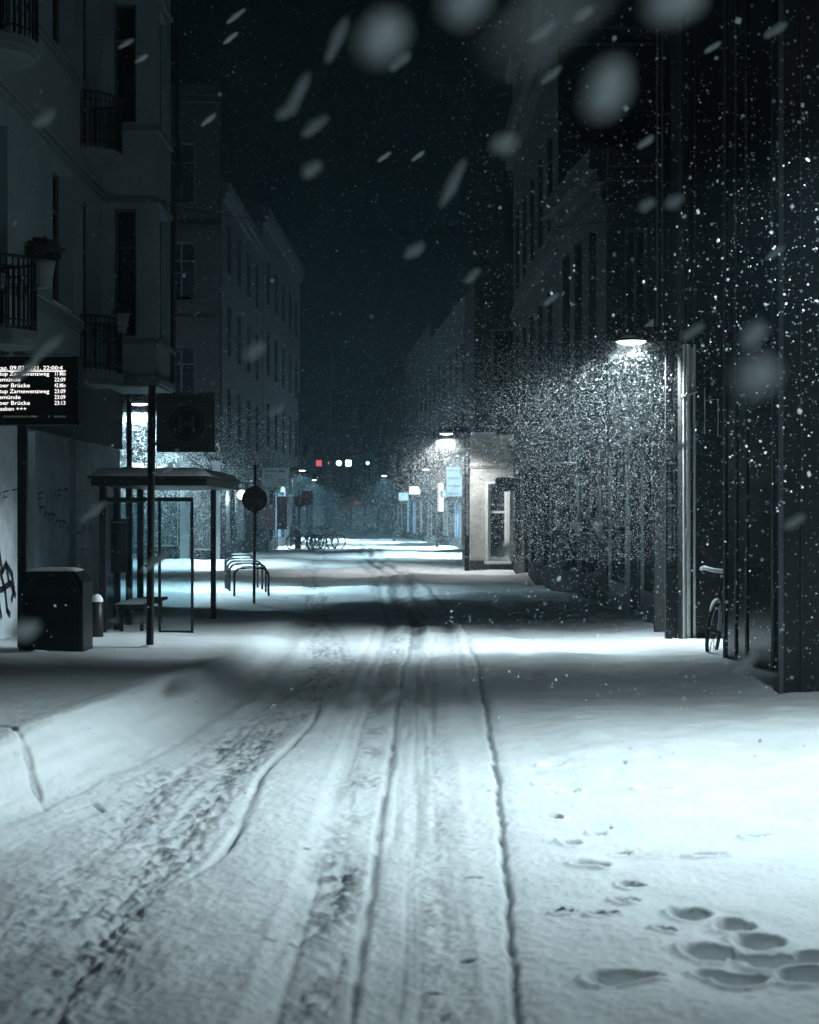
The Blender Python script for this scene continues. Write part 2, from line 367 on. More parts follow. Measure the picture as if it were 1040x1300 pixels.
    # downpipe at the far corner
    p = MB(); p.tube([(xo + .10, 29.75, 16), (xo + .10, 29.75, 8.9), (xo + .17, 29.75, 8.5), (xo + .17, 29.75, 8.0), (xo + .04, 29.75, 7.6), (xo + .04, 29.75, 4.2), (-5.3, 29.78, 3.9), (-5.3, 29.78, 0)], .05, 10)
    for z in (6.3, 5.5): p.tube([(xo - .1, 29.75, z), (xo + .3, 29.75, z)], .02, 6)
    p.build('downpipe', 'dark', t)
    # graffiti strokes painted on the pillars
    X = WX + .006
    def strokes(name, lines, r, m):
        g = MB()
        for ln in lines:
            for a, b in zip(ln, ln[1:]):
                dy, dz = b[0] - a[0], b[1] - a[1]; l = math.hypot(dy, dz) or 1; ny, nz = -dz / l * r, dy / l * r; ey, ez = dy / l * r * .6, dz / l * r * .6
                g.add([(X, a[0] - ey + ny, a[1] - ez + nz), (X, a[0] - ey - ny, a[1] - ez - nz), (X, b[0] + ey - ny, b[1] + ez - nz), (X, b[0] + ey + ny, b[1] + ez + nz)], [(0, 1, 2, 3)])
        return g.build(name, m, t)
    def word(y, z, w, h, letters, slope=0):
        gl = {'F': [[(0, 0), (0, 1), (.8, 1)], [(0, .55), (.6, .55)]], 'I': [[(.3, 0), (.3, 1)]], 'M': [[(0, 0), (.1, 1), (.45, .4), (.8, 1), (.9, 0)]],
              'T': [[(0, 1), (.9, 1)], [(.45, 1), (.45, 0)]], 'P': [[(0, 0), (0, 1), (.7, .95), (.75, .6), (0, .5)]], '!': [[(.3, .3), (.3, 1)], [(.3, 0), (.3, .08)]],
              'L': [[(.1, 1), (0, 0), (.8, .05)]], 'V': [[(0, 1), (.4, 0), (.85, 1)]], 'G': [[(.9, .95), (0, .35), (.95, -.15), (.55, .5), (.9, .5)]],
              'A': [[(0, 0), (.4, 1), (.8, 0)], [(.1, .4), (.75, .4)]], 'K': [[(0, 0), (0, 1)], [(.7, 1), (0, .5), (.8, 0)]], 'o': [[(.2, 0), (0, .3), (.2, .6), (.5, .6), (.6, .2), (.2, 0)]]}
        out = []
        for k, ch in enumerate(letters):
            for ln in gl[ch]: out.append([(y + (k + a * .85) * w, z + (k + a) * slope + b * h) for a, b in ln])
        return out
    strokes('graffiti', word(23.15, 1.86, .42, .17, 'FIMFT', .022), .013, 'paint')
    loops = []; a = np.linspace(0, 1, 120)
    loops.append([(23.15 + 2.05 * q + .10 * math.sin(q * 50), 1.80 - .30 * q + .05 * math.cos(q * 50) + .03 * math.sin(q * 17)) for q in a] + [(25.25, 1.40), (25.28, 1.46)])
    strokes('graffiti', loops, .013, 'paint')
    strokes('graffiti', word(25.86, 1.42, .42, .20, 'LVG', .0), .016, 'paint')
    strokes('graffiti', word(26.0, 2.02, .5, .22, 'AK', .03), .010, 'paint_pale')
    strokes('graffiti', word(26.2, 1.62, .22, .08, 'oooo', .0), .008, 'paint')
    strokes('graffiti', word(26.2, 1.12, .2, .07, 'ooo', .0), .008, 'paint')
    strokes('graffiti', word(20.7, 1.82, .44, .17, 'MFT', .03), .010, 'paint')
    strokes('graffiti', [[(20.7, 1.02), (20.95, 1.22), (21.1, .95), (21.3, 1.05), (21.45, .8)], [(20.75, .7), (21.1, .72), (21.55, .78), (21.8, .6)],
                         [(21.0, .95), (21.25, .70), (21.35, .42), (21.5, .35)], [(21.35, 1.02), (21.62, .9), (21.72, .7), (21.6, .55)], [(20.7, .5), (20.9, .6), (21.05, .35)]], .045, 'paint')
    return t
balcony_building()
# flower pot and lantern on the balcony rails
pt = thing('flower_pot', 'pale flower pot with a dark bushy plant on the nearer balcony rail', 'flower pot', (-4.83, 20.75, 4.86))
P('pot', 'pot', pt, lambda b: b.lathe((-4.83, 20.75, 4.70), [(.09, 0), (.12, .06), (.155, .3), (.165, .36), (.14, .36)], 18))
def bush(b):
    for k in range(420):
        d = Vector((random.gauss(0, 1), random.gauss(0, 1), random.gauss(0, 1))).normalized() * (.10 + .13 * random.random())
        c = Vector((-4.83, 20.75, 5.20)) + Vector((d.x * 1.15, d.y * 1.2, d.z * .75)); a = Vector((random.random() - .5, random.random() - .5, random.random() - .5)).normalized(); e = a.cross(Vector((.3, .5, .8))).normalized()
        s_ = .018 + .022 * random.random(); b.add([c - a * s_ * 1.6, c + e * s_, c + a * s_ * 1.6, c - e * s_], [(0, 1, 2, 3)])
P('plant', 'leaf', pt, bush)
ln = thing('wall_lantern', 'pale glass lantern with a hipped lid on the farther balcony', 'lantern', (-4.85, 26.55, 4.9))
lx, ly, lz = -4.85, 26.55, 4.78
P('glass_body', 'pot', ln, lambda b: b.lathe((lx, ly, lz), [(.075, 0), (.13, .32)], 6, False))
P('lid', 'dark', ln, lambda b: b.lathe((lx, ly, lz + .322), [(.19, 0), (.16, .05), (.05, .17), (.02, .22)], 6, False))
P('bracket', 'black', ln, lambda b: (b.tube([(lx, ly, lz), (lx, ly, lz - .12), (lx - .2, ly, lz - .15), (-5.0, ly + .1, lz - .05)], .018, 6), b.lathe((lx, ly, lz - .03), [(.05, 0), (.08, .028)], 6, False)))
# frontal dark brick building behind the square
B2, F2 = building('brick_building', 'tall dark brick building with arched windows behind the bus stop square', 'building',
    [(-20, 62), (-7.45, 62), (-9.5, 72), (-20, 72)], 18.7, 'brickdark',
    {0: [(u - .55, u + .55, z, z + h) for z, h in ((6.2, 2.2), (10.2, 2.3), (14.0, 2.4)) for u in (2.2, 4.4, 6.6, 8.8, 11.0)] +
        [(8.95, 10.9, .5, 3.3, 'win_dim', dict(fm='white', nx=2, zs=(.8,))), (11.42, 12.25, .35, 3.3, 'win_dim', dict(fm='white', nx=1, zs=())), (6.0, 8.5, .5, 3.3, 'win_cool', dict(fm='frame', nx=3, zs=(.8,)))]},  # dim shop panes glow in place of reflected street light
    cornices=((4.25, 4.5, .18), (9.3, 9.5, .12), (12.9, 13.15, .14), (18.2, 18.6, .3)), cm='brickdark', cedges=[0])
Fb = F2[0][0]
for u0, u1 in ((10.98, 11.34), (12.27, 12.55), (8.55, 8.88)):
    p = MB(); p.fbox(Fb, u0, u1, .004, .14, -.3, 3.7); p.fbox(Fb, u0 - .05, u1 + .05, .004, .17, 3.702, 3.85); p.build('pilaster', 'white', B2)
for u in (2.2, 4.4, 6.6, 8.8, 11.0):
    a = MB()
    for k in range(12):
        t0, t1 = math.pi * k / 12, math.pi * (k + 1) / 12
        q = [(u + .72 * math.cos(t), .0, 12.62 + .0 + .5 * math.sin(t)) for t in (t0, t1)]; q2 = [(u + .58 * math.cos(t), .0, 12.58 + .38 * math.sin(t)) for t in (t0, t1)]
        a.hexa([Fb(q2[0][0], .08, q2[0][2]), Fb(q[0][0], .08, q[0][2]), Fb(q[1][0], .08, q[1][2]), Fb(q2[1][0], .08, q2[1][2]), Fb(q2[0][0], .004, q2[0][2]), Fb(q[0][0], .004, q[0][2]), Fb(q[1][0], .004, q[1][2]), Fb(q2[1][0], .004, q2[1][2])])
    a.build('arch', 'render_grey', B2)
sg = thing('illuminated_sign', 'long white lit shop sign seen under the balcony house overhang', 'sign', (-10, 61.8, 3.5))
P('housing', 'dark', sg, lambda b: b.box(-10.95, -9.2, 61.78, 61.99, 3.36, 3.84)); P('light_panel', 'sign_white', sg, lambda b: (b.box(-10.88, -9.95, 61.765, 61.778, 3.42, 3.78), b.box(-9.9, -9.3, 61.765, 61.778, 3.42, 3.66)))
# pale houses along the left side further on
building('grey_house', 'narrow grey rendered house beyond the brick building', 'building', [(-7.42, 62.2), (-7.2, 77), (-9.7, 77), (-9.7, 72.3)], 15, 'render_grey',
    {0: grid_ops(14.8, (4.8, 8.2, 11.6), 1.2, 2.1, 4, lit={}) + [(1, 4.2, .6, 3.2, 'win_dim'), (5, 9, .6, 3.2, 'win_dim'), (10, 13.6, .6, 3.2, 'glass')]}, cornices=((3.7, 3.95, .16), (14.5, 14.9, .3)), cm='render_grey')
B4, F4 = building('corner_shop', 'pale corner shop building with red posters beside its door', 'building', [(-9.7, 77.2), (-7.2, 77.2), (-6.75, 97), (-13, 97)], 17, 'render_grey',
    {1: grid_ops(19.8, (5.2, 8.8, 12.4), 1.3, 2.2, 5) + [(1.2, 4.6, .5, 3.0, 'win_dim'), (6, 10.5, .5, 3.0, 'win_blue'), (12, 17, .5, 3.0, 'win_dim')]}, cornices=((3.9, 4.15, .16), (16.4, 16.9, .3)), cm='render_grey')
def flat_at(name, m, label, cat, px0, px1, py0, py1, Y, th=.06, extra=None, group=None):
    t = thing(name, label, cat, (PX((px0 + px1) / 2, Y), Y, PZ(py1, Y)), 0, group)
    P('board', m, t, lambda b: b.box(PX(px0, Y), PX(px1, Y), Y - th, Y, PZ(py1, Y), PZ(py0, Y)))
    return t
ps = flat_at('poster_board', 'poster', 'red poster board standing behind the no entry sign', 'poster board', 329, 350, 640, 672, 71)
P('post', 'dark', ps, lambda b: b.box(PX(338, 71), PX(340, 71), 71, 71.06, -.2, PZ(640, 71)))
ps2 = flat_at('poster_board', 'poster', 'tall faded red advertising board left of the parked bicycles', 'poster board', 352, 365, 630, 672, 73)
P('post', 'dark', ps2, lambda b: b.box(PX(351.4, 73), PX(352.6, 73), 72.98, 73.08, -.2, PZ(626, 73)))
ts = flat_at('shop_sign', 'signback', 'grey shop sign with lines of dark lettering above the posters', 'sign', 333, 367, 594, 618, 73.5)
def lines(b):
    Y = 73.43
    for py, a, e, h in ((597, 336, 352, 2.0), (597, 354, 362, 2.6), (603, 336, 346, .8), (606, 336, 346, .8), (608, 352, 362, .9), (611, 352, 363, .9), (614, 353, 362, .9)):
        x = a
        while x < e:
            w = random.uniform(.9, 2.4); b.box(PX(x, Y), PX(min(e, x + w), Y), Y - .01, Y, PZ(py + h, Y), PZ(py, Y)); x += w + .5
P('lettering', 'signblack', ts, lines)
P('post', 'dark', ts, lambda b: b.box(PX(349, 73.5), PX(350, 73.5), 73.5, 73.58, -.2, PZ(594, 73.5)))
building('side_house', 'dim house on the left beyond the parked bicycles', 'building', [(-16, 101), (-9.2, 101), (-14.5, 150), (-22, 150)], 15, 'render_brown',
    {1: grid_ops(49, (1.0, 4.8, 8.4, 11.8), 1.5, 2.2, 11), 0: grid_ops(6.8, (1.0, 4.8, 8.4), 1.2, 2.2, 3, lit={(0, 2): 'win_dim'})}, cornices=((14.4, 14.9, .3),), cm='render_grey')
for k, (x0, x1, h, m, lab) in enumerate(((-26, -14.2, 16, 'render_brown', 'hazy dark house at the far left end of the street'), (-14.1, -8.3, 19, 'stone', 'tall hazy gabled house closing the street behind the signals'),
                            (-8.2, -2.6, 15, 'render_grey', 'hazy grey house at the street end with a red light before it'), (-2.5, 6, 18, 'render_brown', 'hazy dark house at the far right end of the street'))):
    building('street_end_house', lab, 'building', [(x0, 165 + k % 2), (x1, 165 + k % 2), (x1, 176), (x0, 176)], h, m,
        {0: grid_ops(x1 - x0, (.6, 4.6, 8.0, 11.4), 1.2, 2.2, max(3, int((x1 - x0) / 1.9)), lit={(0, 1): 'win_dim', (0, 2): 'win_dim'})}, cornices=((h - .6, h - .1, .3),), cm='render_grey')
# ---- right side
R1p = [(9, 14.65), (9, 24), (3.78, 24.0), (3.565, 23.0), (3.82, 23.02), (3.95, 21.0), (3.50, 20.55), (3.50, 20.25), (4.35, 20.3), (4.35, 18.2), (3.52, 17.6), (3.84, 16.4), (3.43, 14.65)]
R1, FR1 = building('dark_shop_building', 'dark clad shop building with narrow piers filling the right edge', 'building', R1p, 17, 'darkstone', {}, snow_roof=True)
def vtrim(px, Y, w, m='trim', dy=.0, z1=14.5, d=.03):
    x = PX(px, Y); b = MB(); b.box(x, x + w, Y - d + dy, Y + dy - .003, -.3, z1); return b.build('edge_trim', m, R1)
vtrim(988.5, 14.65, .04); vtrim(1016, 14.65, .02, 'dark'); vtrim(918.6, 17.60, .035, 'trim', -.002)
Fp, Lp = FR1[10]       # splayed dark panel between (3.52,17.6) and (3.84,16.4)
b = MB()
for u0, u1 in ((.02, .07), (.30, .33), (.55, .58), (1.14, 1.19)): b.fbox(Fp, u0, u1, .004, .03, -.2, 9)
b.build('panel_frame', 'dark', R1)
b = MB(); b.fbox(Fp, .08, 1.13, .006, .012, .15, 8.8); b.build('glass_panel', 'glass', R1)
for k, px in enumerate((869, 874.5, 882)):
    b = MB(); x = PX(px, 20.2); b.tube([(x, 20.205, -.2), (x, 20.205, 3.9)], .018 if k != 1 else .026, 10); dp = b.build('downpipe', 'pipe', R1)
    b = MB(); b.tube([(x, 20.205, 3.902), (x, 20.205, 14)], .014 if k != 1 else .02, 8); b.build('unlit_upper_length', 'dark', dp)  # upper pipe coloured dark, standing in for no lamp light above
b = MB(); b.box(PX(869, 20.24), PX(882, 20.24), 20.225, 20.247, 3.3, 3.86); b.build('lit_pilaster_strip', 'pipe', R1)  # pale strip stops at lamp height, shaping the upper edge of its light
b = MB(); b.tube([(PX(866, 20.2), 20.2, 3.22), (PX(885, 20.2), 20.17, 3.30)], .02, 8); b.tube([(PX(866, 20.2), 20.23, 3.24), (PX(885, 20.2), 20.23, 3.30)], .02, 8); b.build('pipe_clamp', 'pipe', R1)
b = MB(); x = PX(894, 20.25); b.tube([(x, 20.2, 2.75), (x, 20.2, 3.35)], .008, 6); b.tube([(x, 20.2, 3.18), (x + .17, 20.2, 3.2), (x + .17, 20.2, 2.72), (x + .22, 20.2, 2.72)], .006, 6); b.build('cable_bracket', 'pipe', R1)
b = MB(); b.box(3.60, 3.63, 22.96, 22.997, -.2, 12); b.box(3.68, 3.70, 22.96, 22.997, -.2, 12); b.build('edge_trim', 'trim', R1)
b = MB(); b.box(3.57, 3.81, 22.90, 22.957, -.2, 4.3); b.build('pilaster', 'signgrey', R1)
# low link wall between, then the stone house whose cornice shows above the lamp
building('link_building', 'low dark shopfront between the right hand piers and the stone house', 'building', [(3.78, 24.02), (9, 24.02), (9, 29.98), (3.78, 29.98)], 4.6, 'darkstone',
    {3: [(.5, 2.4, .5, 3.0), (3.0, 4.2, .1, 3.0), (4.6, 5.6, .5, 3.0)]}, depth=.18)
R2, FR2 = building('stone_house', 'stone house with a moulded cornice rising behind the right street lamp', 'building', [(3.75, 30), (9, 30), (9, 35.1), (3.32, 35.1)], 8.7, 'stone',
    {3: [(.5, 1.35, 4.6, 7.4), (1.9, 2.75, 4.6, 7.4), (3.4, 4.25, 4.6, 7.4), (.5, 2.1, .5, 3.1), (2.7, 4.4, .5, 3.1)], 0: [(.35, .8, 4.9, 7.2)]},
    cornices=((3.6, 3.85, .14), (4.3, 4.42, .08), (7.75, 7.9, .1), (8.3, 8.68, .34)), cedges=[3, 0], cm='stone')
F3, L3 = FR2[3]
def scrolls(b, u, dy):
    prof = [(0, 2.55), (.10, 2.52), (.17, 2.44), (.10, 2.36), (.045, 2.25), (.04, 2.15), (.10, 2.05), (.16, 1.98), (.15, 1.94), (.03, 1.92), (.025, 1.78), (.10, 1.64), (.11, 1.60), (0, 1.58)]
    pts = [F3(u, .006 + d * .55, z * 1.0) for d, z in prof]; o = Vector(F3(u + .09, 0, 0)) - Vector(F3(u, 0, 0)); b.prism(pts, o)
for u in (4.55, 2.35):
    b = MB(); scrolls(b, u, 0); b.build('scroll_bracket', 'scroll', R2)
for u in (4.5, 2.3):
    b = MB(); b.hexa([F3(u, .02, 1.28), F3(u + .3, .02, 1.28), F3(u + .3, .005, 1.28), F3(u, .005, 1.28), F3(u, .15, 1.52), F3(u + .3, .15, 1.52), F3(u + .3, .005, 1.52), F3(u, .005, 1.52)]); c = b.build('console', 'scroll', R2)
    b = MB(); b.fbox(F3, u - .02, u + .32, .006, .17, 1.523, 1.58); b.build('snow_cap', 'snow', c)
R3, FR3 = building('tall_corniced_house', 'tall dark house with a heavy stepped cornice against the night sky', 'building', [(3.32, 35.15), (9, 35.15), (9, 47.9), (3.15, 47.9)], 13.1, 'render_brown',
    {3: grid_ops(12.7, (4.7, 8.4), 1.1, 2.3, 5) + [(.8, 3.2, .5, 3.0), (4.0, 5.2, .05, 2.9), (6.0, 8.6, .5, 3.0), (9.4, 12, .5, 3.0)]},
    cornices=((3.7, 3.95, .14), (7.7, 7.85, .1), (12.5, 13.0, .4)), cedges=[3, 0], cm='stone')
# attic gable blocks on the tall house
for y0, y1, z in ((36, 39.2, 14.6), (43.4, 45.4, 14.2)):
    b = MB(); x = 3.32 - (y0 - 35.15) * .0133 - .25; b.box(x, x + 1.6, y0, y1, 13.3, z); b.box(x - .18, x + 1.7, y0 - .15, y1 + .15, z + .002, z + .3); b.build('attic_gable', 'stone', R3)
def hanging_sign(px0, px1, py0, py1, Y, lab, m='signblack', rad=.08):
    x0, x1, z0, z1 = PX(px0, Y), PX(px1, Y), PZ(py1, Y), PZ(py0, Y)
    t = thing('hanging_sign', lab, 'sign', ((x0 + x1) / 2, Y, z0)); pts = []
    for cx, cz, a0 in ((x1 - rad, z1 - rad, 0), (x0 + rad, z1 - rad, 90), (x0 + rad, z0 + rad, 180), (x1 - rad, z0 + rad, 270)):
        pts += [(cx + rad * math.cos(math.radians(a0 + k * 22.5)), Y, cz + rad * math.sin(math.radians(a0 + k * 22.5))) for k in range(5)]
    P('panel', m, t, lambda b: b.prism(pts, (0, .14, 0)))
    P('bracket', 'dark', t, lambda b: (b.box(x1 - .02, x1 + .35, Y + .05, Y + .09, z1 - .14, z1 - .09), b.box(x1 - .02, x1 + .35, Y + .05, Y + .09, z0 + .08, z0 + .12)))
    P('snow_cap', 'snow', t, lambda b: b.lump(x0 + rad, x1 - .02, Y + .01, Y + .13, z1 + .002, .03, 8, 3, 3))
    return t
hanging_sign(629, 655, 606, 624, 45, 'black rounded hanging sign in front of the pale corner house')
hanging_sign(700, 741, 588, 614, 34, 'dark rectangular hanging sign on the stone house', 'dark', .03)
hanging_sign(788, 815, 624, 642, 28, 'dim reddish hanging sign in the heavy snowfall under the lamp', 'signred', .03)
# pale corner house
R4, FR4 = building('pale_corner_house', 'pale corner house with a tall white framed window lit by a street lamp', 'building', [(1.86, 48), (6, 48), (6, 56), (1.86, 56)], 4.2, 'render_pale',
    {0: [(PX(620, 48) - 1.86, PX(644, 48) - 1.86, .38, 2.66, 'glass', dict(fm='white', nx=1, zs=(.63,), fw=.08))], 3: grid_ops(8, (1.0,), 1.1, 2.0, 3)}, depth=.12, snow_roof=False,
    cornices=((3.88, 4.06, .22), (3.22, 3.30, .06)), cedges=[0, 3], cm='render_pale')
F40 = FR4[0][0]
b = MB(); b.fbox(F40, -.02, 4.1, .003, .05, -.4, .34); b.build('plinth', 'plinth', R4)
b = MB(); u0, u1 = PX(618, 48) - 1.86, PX(646, 48) - 1.86
b.fbox(F40, u0 - .03, u0 + .04, .003, .05, .30, 2.75); b.fbox(F40, u1 - .04, u1 + .03, .003, .05, .30, 2.75); b.fbox(F40, u0 + .042, u1 - .042, .003, .05, 2.68, 2.75); b.build('window_surround', 'white', R4)
b = MB(); b.fbox(F40, u0 - .08, u1 + .08, .004, .14, .24, .29); sl = b.build('sill', 'white', R4)
b = MB(); b.fbox(F40, u0 - .07, u1 + .07, .006, .13, .293, .33); b.build('sill_snow', 'snow', sl)
b = MB(); b.fbox(F40, .0, 1.3, .004, .21, 4.065, 4.14); b.fbox(F40, .0, .7, .01, .2, 4.142, 4.24); b.build('cornice_snow', 'snow', R4)
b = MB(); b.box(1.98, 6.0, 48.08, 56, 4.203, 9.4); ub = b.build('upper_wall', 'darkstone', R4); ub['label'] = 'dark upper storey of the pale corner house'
for x in (2.5, 3.9):
    b = MB(); b.box(x, x + .9, 48.02, 48.078, 5.2, 7.4); wn = b.build('window', 'frame', R4); b = MB(); b.box(x + .07, x + .83, 48.01, 48.018, 5.27, 7.33); b.build('pane', 'glass', wn)
# shops further along on the right
R5, FR5 = building('lit_shop', 'shop house with bright window strips under the cyan lit sign', 'building', [(2.95, 79), (8, 79), (8, 100), (1.35, 100)], 13, 'render_brown',
    {3: [(18.6, 20.4, .2, 2.7, 'win_bright', dict(nx=2, zs=())), (12.5, 17.6, .5, 2.5, 'win_blue', dict(nx=4, zs=())), (6, 11, .5, 2.6, 'win_cool', dict(nx=3)), (1, 5, .5, 2.6, 'win_dim')] + grid_ops(21, (5, 8.6), 1.2, 2.1, 6)}, cornices=((3.7, 3.95, .15),), cm='render_grey')
b = MB(); Fq = FR5[3][0]; b.fbox(Fq, 12, 20.6, .01, .55, 2.75, 3.1); b.build('glowing_awning', 'win_blue', R5)  # awning given a blue glow of its own, light put into its colour
building('blue_lit_shop', 'shop house with blue glowing windows further up the right side', 'building', [(1.3, 100.3), (7, 100.3), (7, 124), (-.45, 124)], 14, 'render_brown',
    {3: [(1, 5.5, .4, 3.2, 'win_blue'), (7, 12, .4, 2.8, 'win_blue', dict(nx=3)), (13.5, 18, .5, 2.8, 'win_cool'), (19.5, 23, .4, 2.6, 'win_dim')] + grid_ops(23, (5, 8.6), 1.2, 2.1, 6)}, cornices=((3.7, 3.95, .15),), cm='render_grey')
building('dim_shop', 'dim shop house nearest the end of the right side', 'building', [(-.5, 124.3), (5, 124.3), (5, 164), (-3.2, 164)], 13, 'render_grey',
    {3: [(22, 26, .4, 2.8, 'win_dim'), (29, 33, .4, 2.8, 'win_cool'), (34.5, 38.6, .4, 2.8, 'win_dim')] + grid_ops(39, (5, 8.6), 1.2, 2.1, 9)}, cornices=((3.7, 3.95, .15),), cm='render_grey')
def lit_sign(px0, px1, py0, py1, Y, m, lab, back='dark', bars=0):
    x0, x1, z0, z1 = PX(px0, Y), PX(px1, Y), PZ(py1, Y), PZ(py0, Y)
    t = thing('illuminated_sign', lab, 'sign', ((x0 + x1) / 2, Y, z0)); e = .03
    P('housing', back, t, lambda b: b.box(x0, x1, Y, Y + .25, z0, z1))
    P('light_panel', m, t, lambda b: b.box(x0 + e, x1 - e, Y - .02, Y - .002, z0 + e, z1 - e))
    if bars: P('lettering', 'sign_blue', t, lambda b: [b.box(x0 + .12, x1 - .12 - random.random() * .3, Y - .03, Y - .021, z0 + (z1 - z0) * (k + .35) / bars, z0 + (z1 - z0) * (k + .55) / bars) for k in range(bars)])
    P('bracket', 'dark', t, lambda b: b.box(x1 + .002, x1 + .6, Y + .1, Y + .16, z1 - .3, z1 - .24))
    return t
lit_sign(566, 592, 592, 631, 77, 'sign_cyan', 'large glowing cyan and white sign beside the slender lamp post', bars=4)
lit_sign(555, 564, 612, 650, 91, 'sign_white', 'narrow upright white lit sign left of the cyan sign')
lit_sign(519, 535, 617, 628, 108, 'sign_white', 'small wide white lit sign hanging over the far pavement')
lit_sign(506, 519, 625, 636, 118, 'sign_cyan', 'small pale blue lit sign in the blue glow up the street')

# ------------------------------------------------------------------ street lamps
KW = 2.15; WING = 1.7
def spot(loc, watts, col, sx=68, sy=50, blend=.35, rot=(0, 0, 0), size=.12, wing=1.7):
    l = bpy.data.lights.new('lamp_light', 'SPOT'); l.energy = watts; l.color = col; l.spot_size = math.radians(2 * sx); l.spot_blend = blend; l.shadow_soft_size = size
    o = bpy.data.objects.new('lamp_light', l); C.objects.link(o); o.location = loc; o.rotation_euler = rot
    o.scale = (1, math.tan(math.radians(sy)) / math.tan(math.radians(sx)), 1)
    # wide throw of a street lantern's lens: more light at flat angles than straight down
    l.use_nodes = True; nt = l.node_tree; em = nt.nodes['Emission']; ge = nt.nodes.new('ShaderNodeNewGeometry'); sp = nt.nodes.new('ShaderNodeSeparateXYZ')
    nt.links.new(ge.outputs['Incoming'], sp.inputs[0]); last = sp.outputs[2]
    for op, v in (('ABSOLUTE', 0), ('MAXIMUM', .22), ('POWER', -wing)):
        m = nt.nodes.new('ShaderNodeMath'); m.operation = op; m.inputs[1].default_value = v; nt.links.new(last, m.inputs[0]); last = m.outputs[0]
    nt.links.new(last, em.inputs['Strength'])
    return o
def street_lamp(x, y, side, zh, label, watts, col=(.86, .95, 1.), reach=.62, sx=68, sy=50, blend=.8, detail=True, tilt=0, wing=1.7):
    """twin flat uprights joined by rungs on a solid foot; an arm reaches out over the street (side -1: to the left)"""
    t = thing('street_lamp', label, 'street lamp', (x, y, 0), 0, 'street lamps along the pavements'); s = side
    P('foot', 'black', t, lambda b: (b.box(x - .075, x + .075, y - .06, y + .06, -.2, 1.05), b.box(x - .05, x + .05, y - .05, y + .05, 1.052, 1.12)))
    for dx in (-.06, .06): P('upright', 'black', t, lambda b: b.box(x + dx - .014, x + dx + .014, y - .04, y + .04, 1.0, zh + .05))
    zz = 1.25; rungs = MB(); caps = MB()
    while zz < zh - .1:
        rungs.box(x - .046, x + .046, y - .03, y + .03, zz, zz + .03)
        if detail: caps.lump(x - .045, x + .045, y - .032, y + .032, zz + .031, .035, 5, 4, int(zz * 100))
        zz += .55
    rungs.build('rung', 'black', t)
    if detail: caps.build('snow_cap', 'snow', t)
    hx = x + s * reach
    P('arm', 'black', t, lambda b: (b.box(min(x - s * .1, x + s * .42), max(x - s * .1, x + s * .42), y - .06, y + .06, zh + .052, zh + .25), b.box(min(hx, x + s * .3), max(hx, x + s * .3), y - .025, y + .025, zh + .13, zh + .18)))
    hd = P('lamp_head', 'black', t, lambda b: b.lathe((hx, y, zh), [(.215, .06), (.215, .075), (.17, .092), (.06, .10), (.02, .102)], 24))
    P('diffuser', 'lampglow', hd, lambda b: b.lathe((hx, y, zh), [(.03, .02), (.1, .024), (.16, .036), (.2, .058)], 24))
    P('snow_cap', 'snow', hd, lambda b: b.lathe((hx, y, zh), [(.16, .0935), (.13, .12), (.07, .135), (.02, .137)], 20))
    if watts: spot((hx, y, zh - .07), watts * KW, col, sx, sy, blend, rot=(0, math.radians(tilt) * -s, 0), wing=wing)
    return t
K = 1.0
COOL = (.60, .88, 1.)
street_lamp(3.42, 20.6, -1, 3.92, 'street lamp on the right with heavy snow whirling in its light', 640 * K, (.78, .94, 1.), reach=.52, sx=80, sy=59, blend=.95, wing=2.7)
street_lamp(4.0, 9.4, -1, 4.35, 'street lamp just past the right edge lighting the foreground snow', 560 * K, (.77, .945, 1.), sx=74, sy=63, blend=.9, wing=2.5, detail=False)
street_lamp(3.9, -4.0, -1, 4.35, 'street lamp behind the viewpoint', 130 * K, (.72, .93, .98), sx=80, sy=77, blend=.6, detail=False)
street_lamp(-6.8, 36.0, 1, 4.2, 'street lamp on the left glowing under the balcony house overhang', 1400 * K, COOL, sx=74, sy=62, blend=.8)
street_lamp(-9.2, 55.0, 1, 4.1, 'street lamp hidden behind the bus stop sign', 1300 * K, (.62, .88, 1.), sx=74, sy=70, blend=.7)
street_lamp(1.72, 47.1, -1, 4.1, 'street lamp with slender double post at the pale corner house', 460 * K, (.93, .97, .98), sx=72, sy=66, blend=.8)
street_lamp(2.78, 67.0, -1, 4.2, 'street lamp peeping out above the cyan lit sign', 1700 * K, COOL, detail=False, sy=66)
street_lamp(1.5, 85.0, -1, 4.15, 'street lamp over the right pavement between white and cyan signs', 1700 * K, COOL, detail=False, sy=66)
street_lamp(-1.0, 100.5, -1, 4.2, 'farthest lit street lamp on the right side', 1700 * K, COOL, detail=False, sy=66)
street_lamp(-6.55, 87.0, 1, 4.15, 'nearest of the far left street lamps beside the tall mast', 1700 * K, COOL, detail=False, sy=66)
street_lamp(-7.4, 112.0, 1, 4.2, 'small street lamp right of the mast far up the left side', 1700 * K, COOL, detail=False, sy=66)
street_lamp(-8.0, 104.0, 1, 3.7, 'small street lamp left of the mast just above the dark signs', 700 * K, COOL, detail=False, sy=60)
gl = thing('wall_lamp', 'bright round wall lamp glowing behind the no entry sign', 'wall lamp', (-7.2, 67, 2.5))
P('globe', 'globe', gl, lambda b: b.lathe((-7.13, 67, 2.6), [(.02, -.2), (.12, -.17), (.2, -.06), (.2, .06), (.12, .17), (.02, .2)], 18)); P('bracket', 'black', gl, lambda b: b.box(-7.4, -7.1, 66.97, 67.03, 2.81, 2.87))
pl = bpy.data.lights.new('wall_lamp_light', 'POINT'); pl.energy = 120; pl.color = COOL; pl.shadow_soft_size = .2
po = bpy.data.objects.new('wall_lamp_light', pl); po.location = (-6.8, 66.8, 2.4); C.objects.link(po)

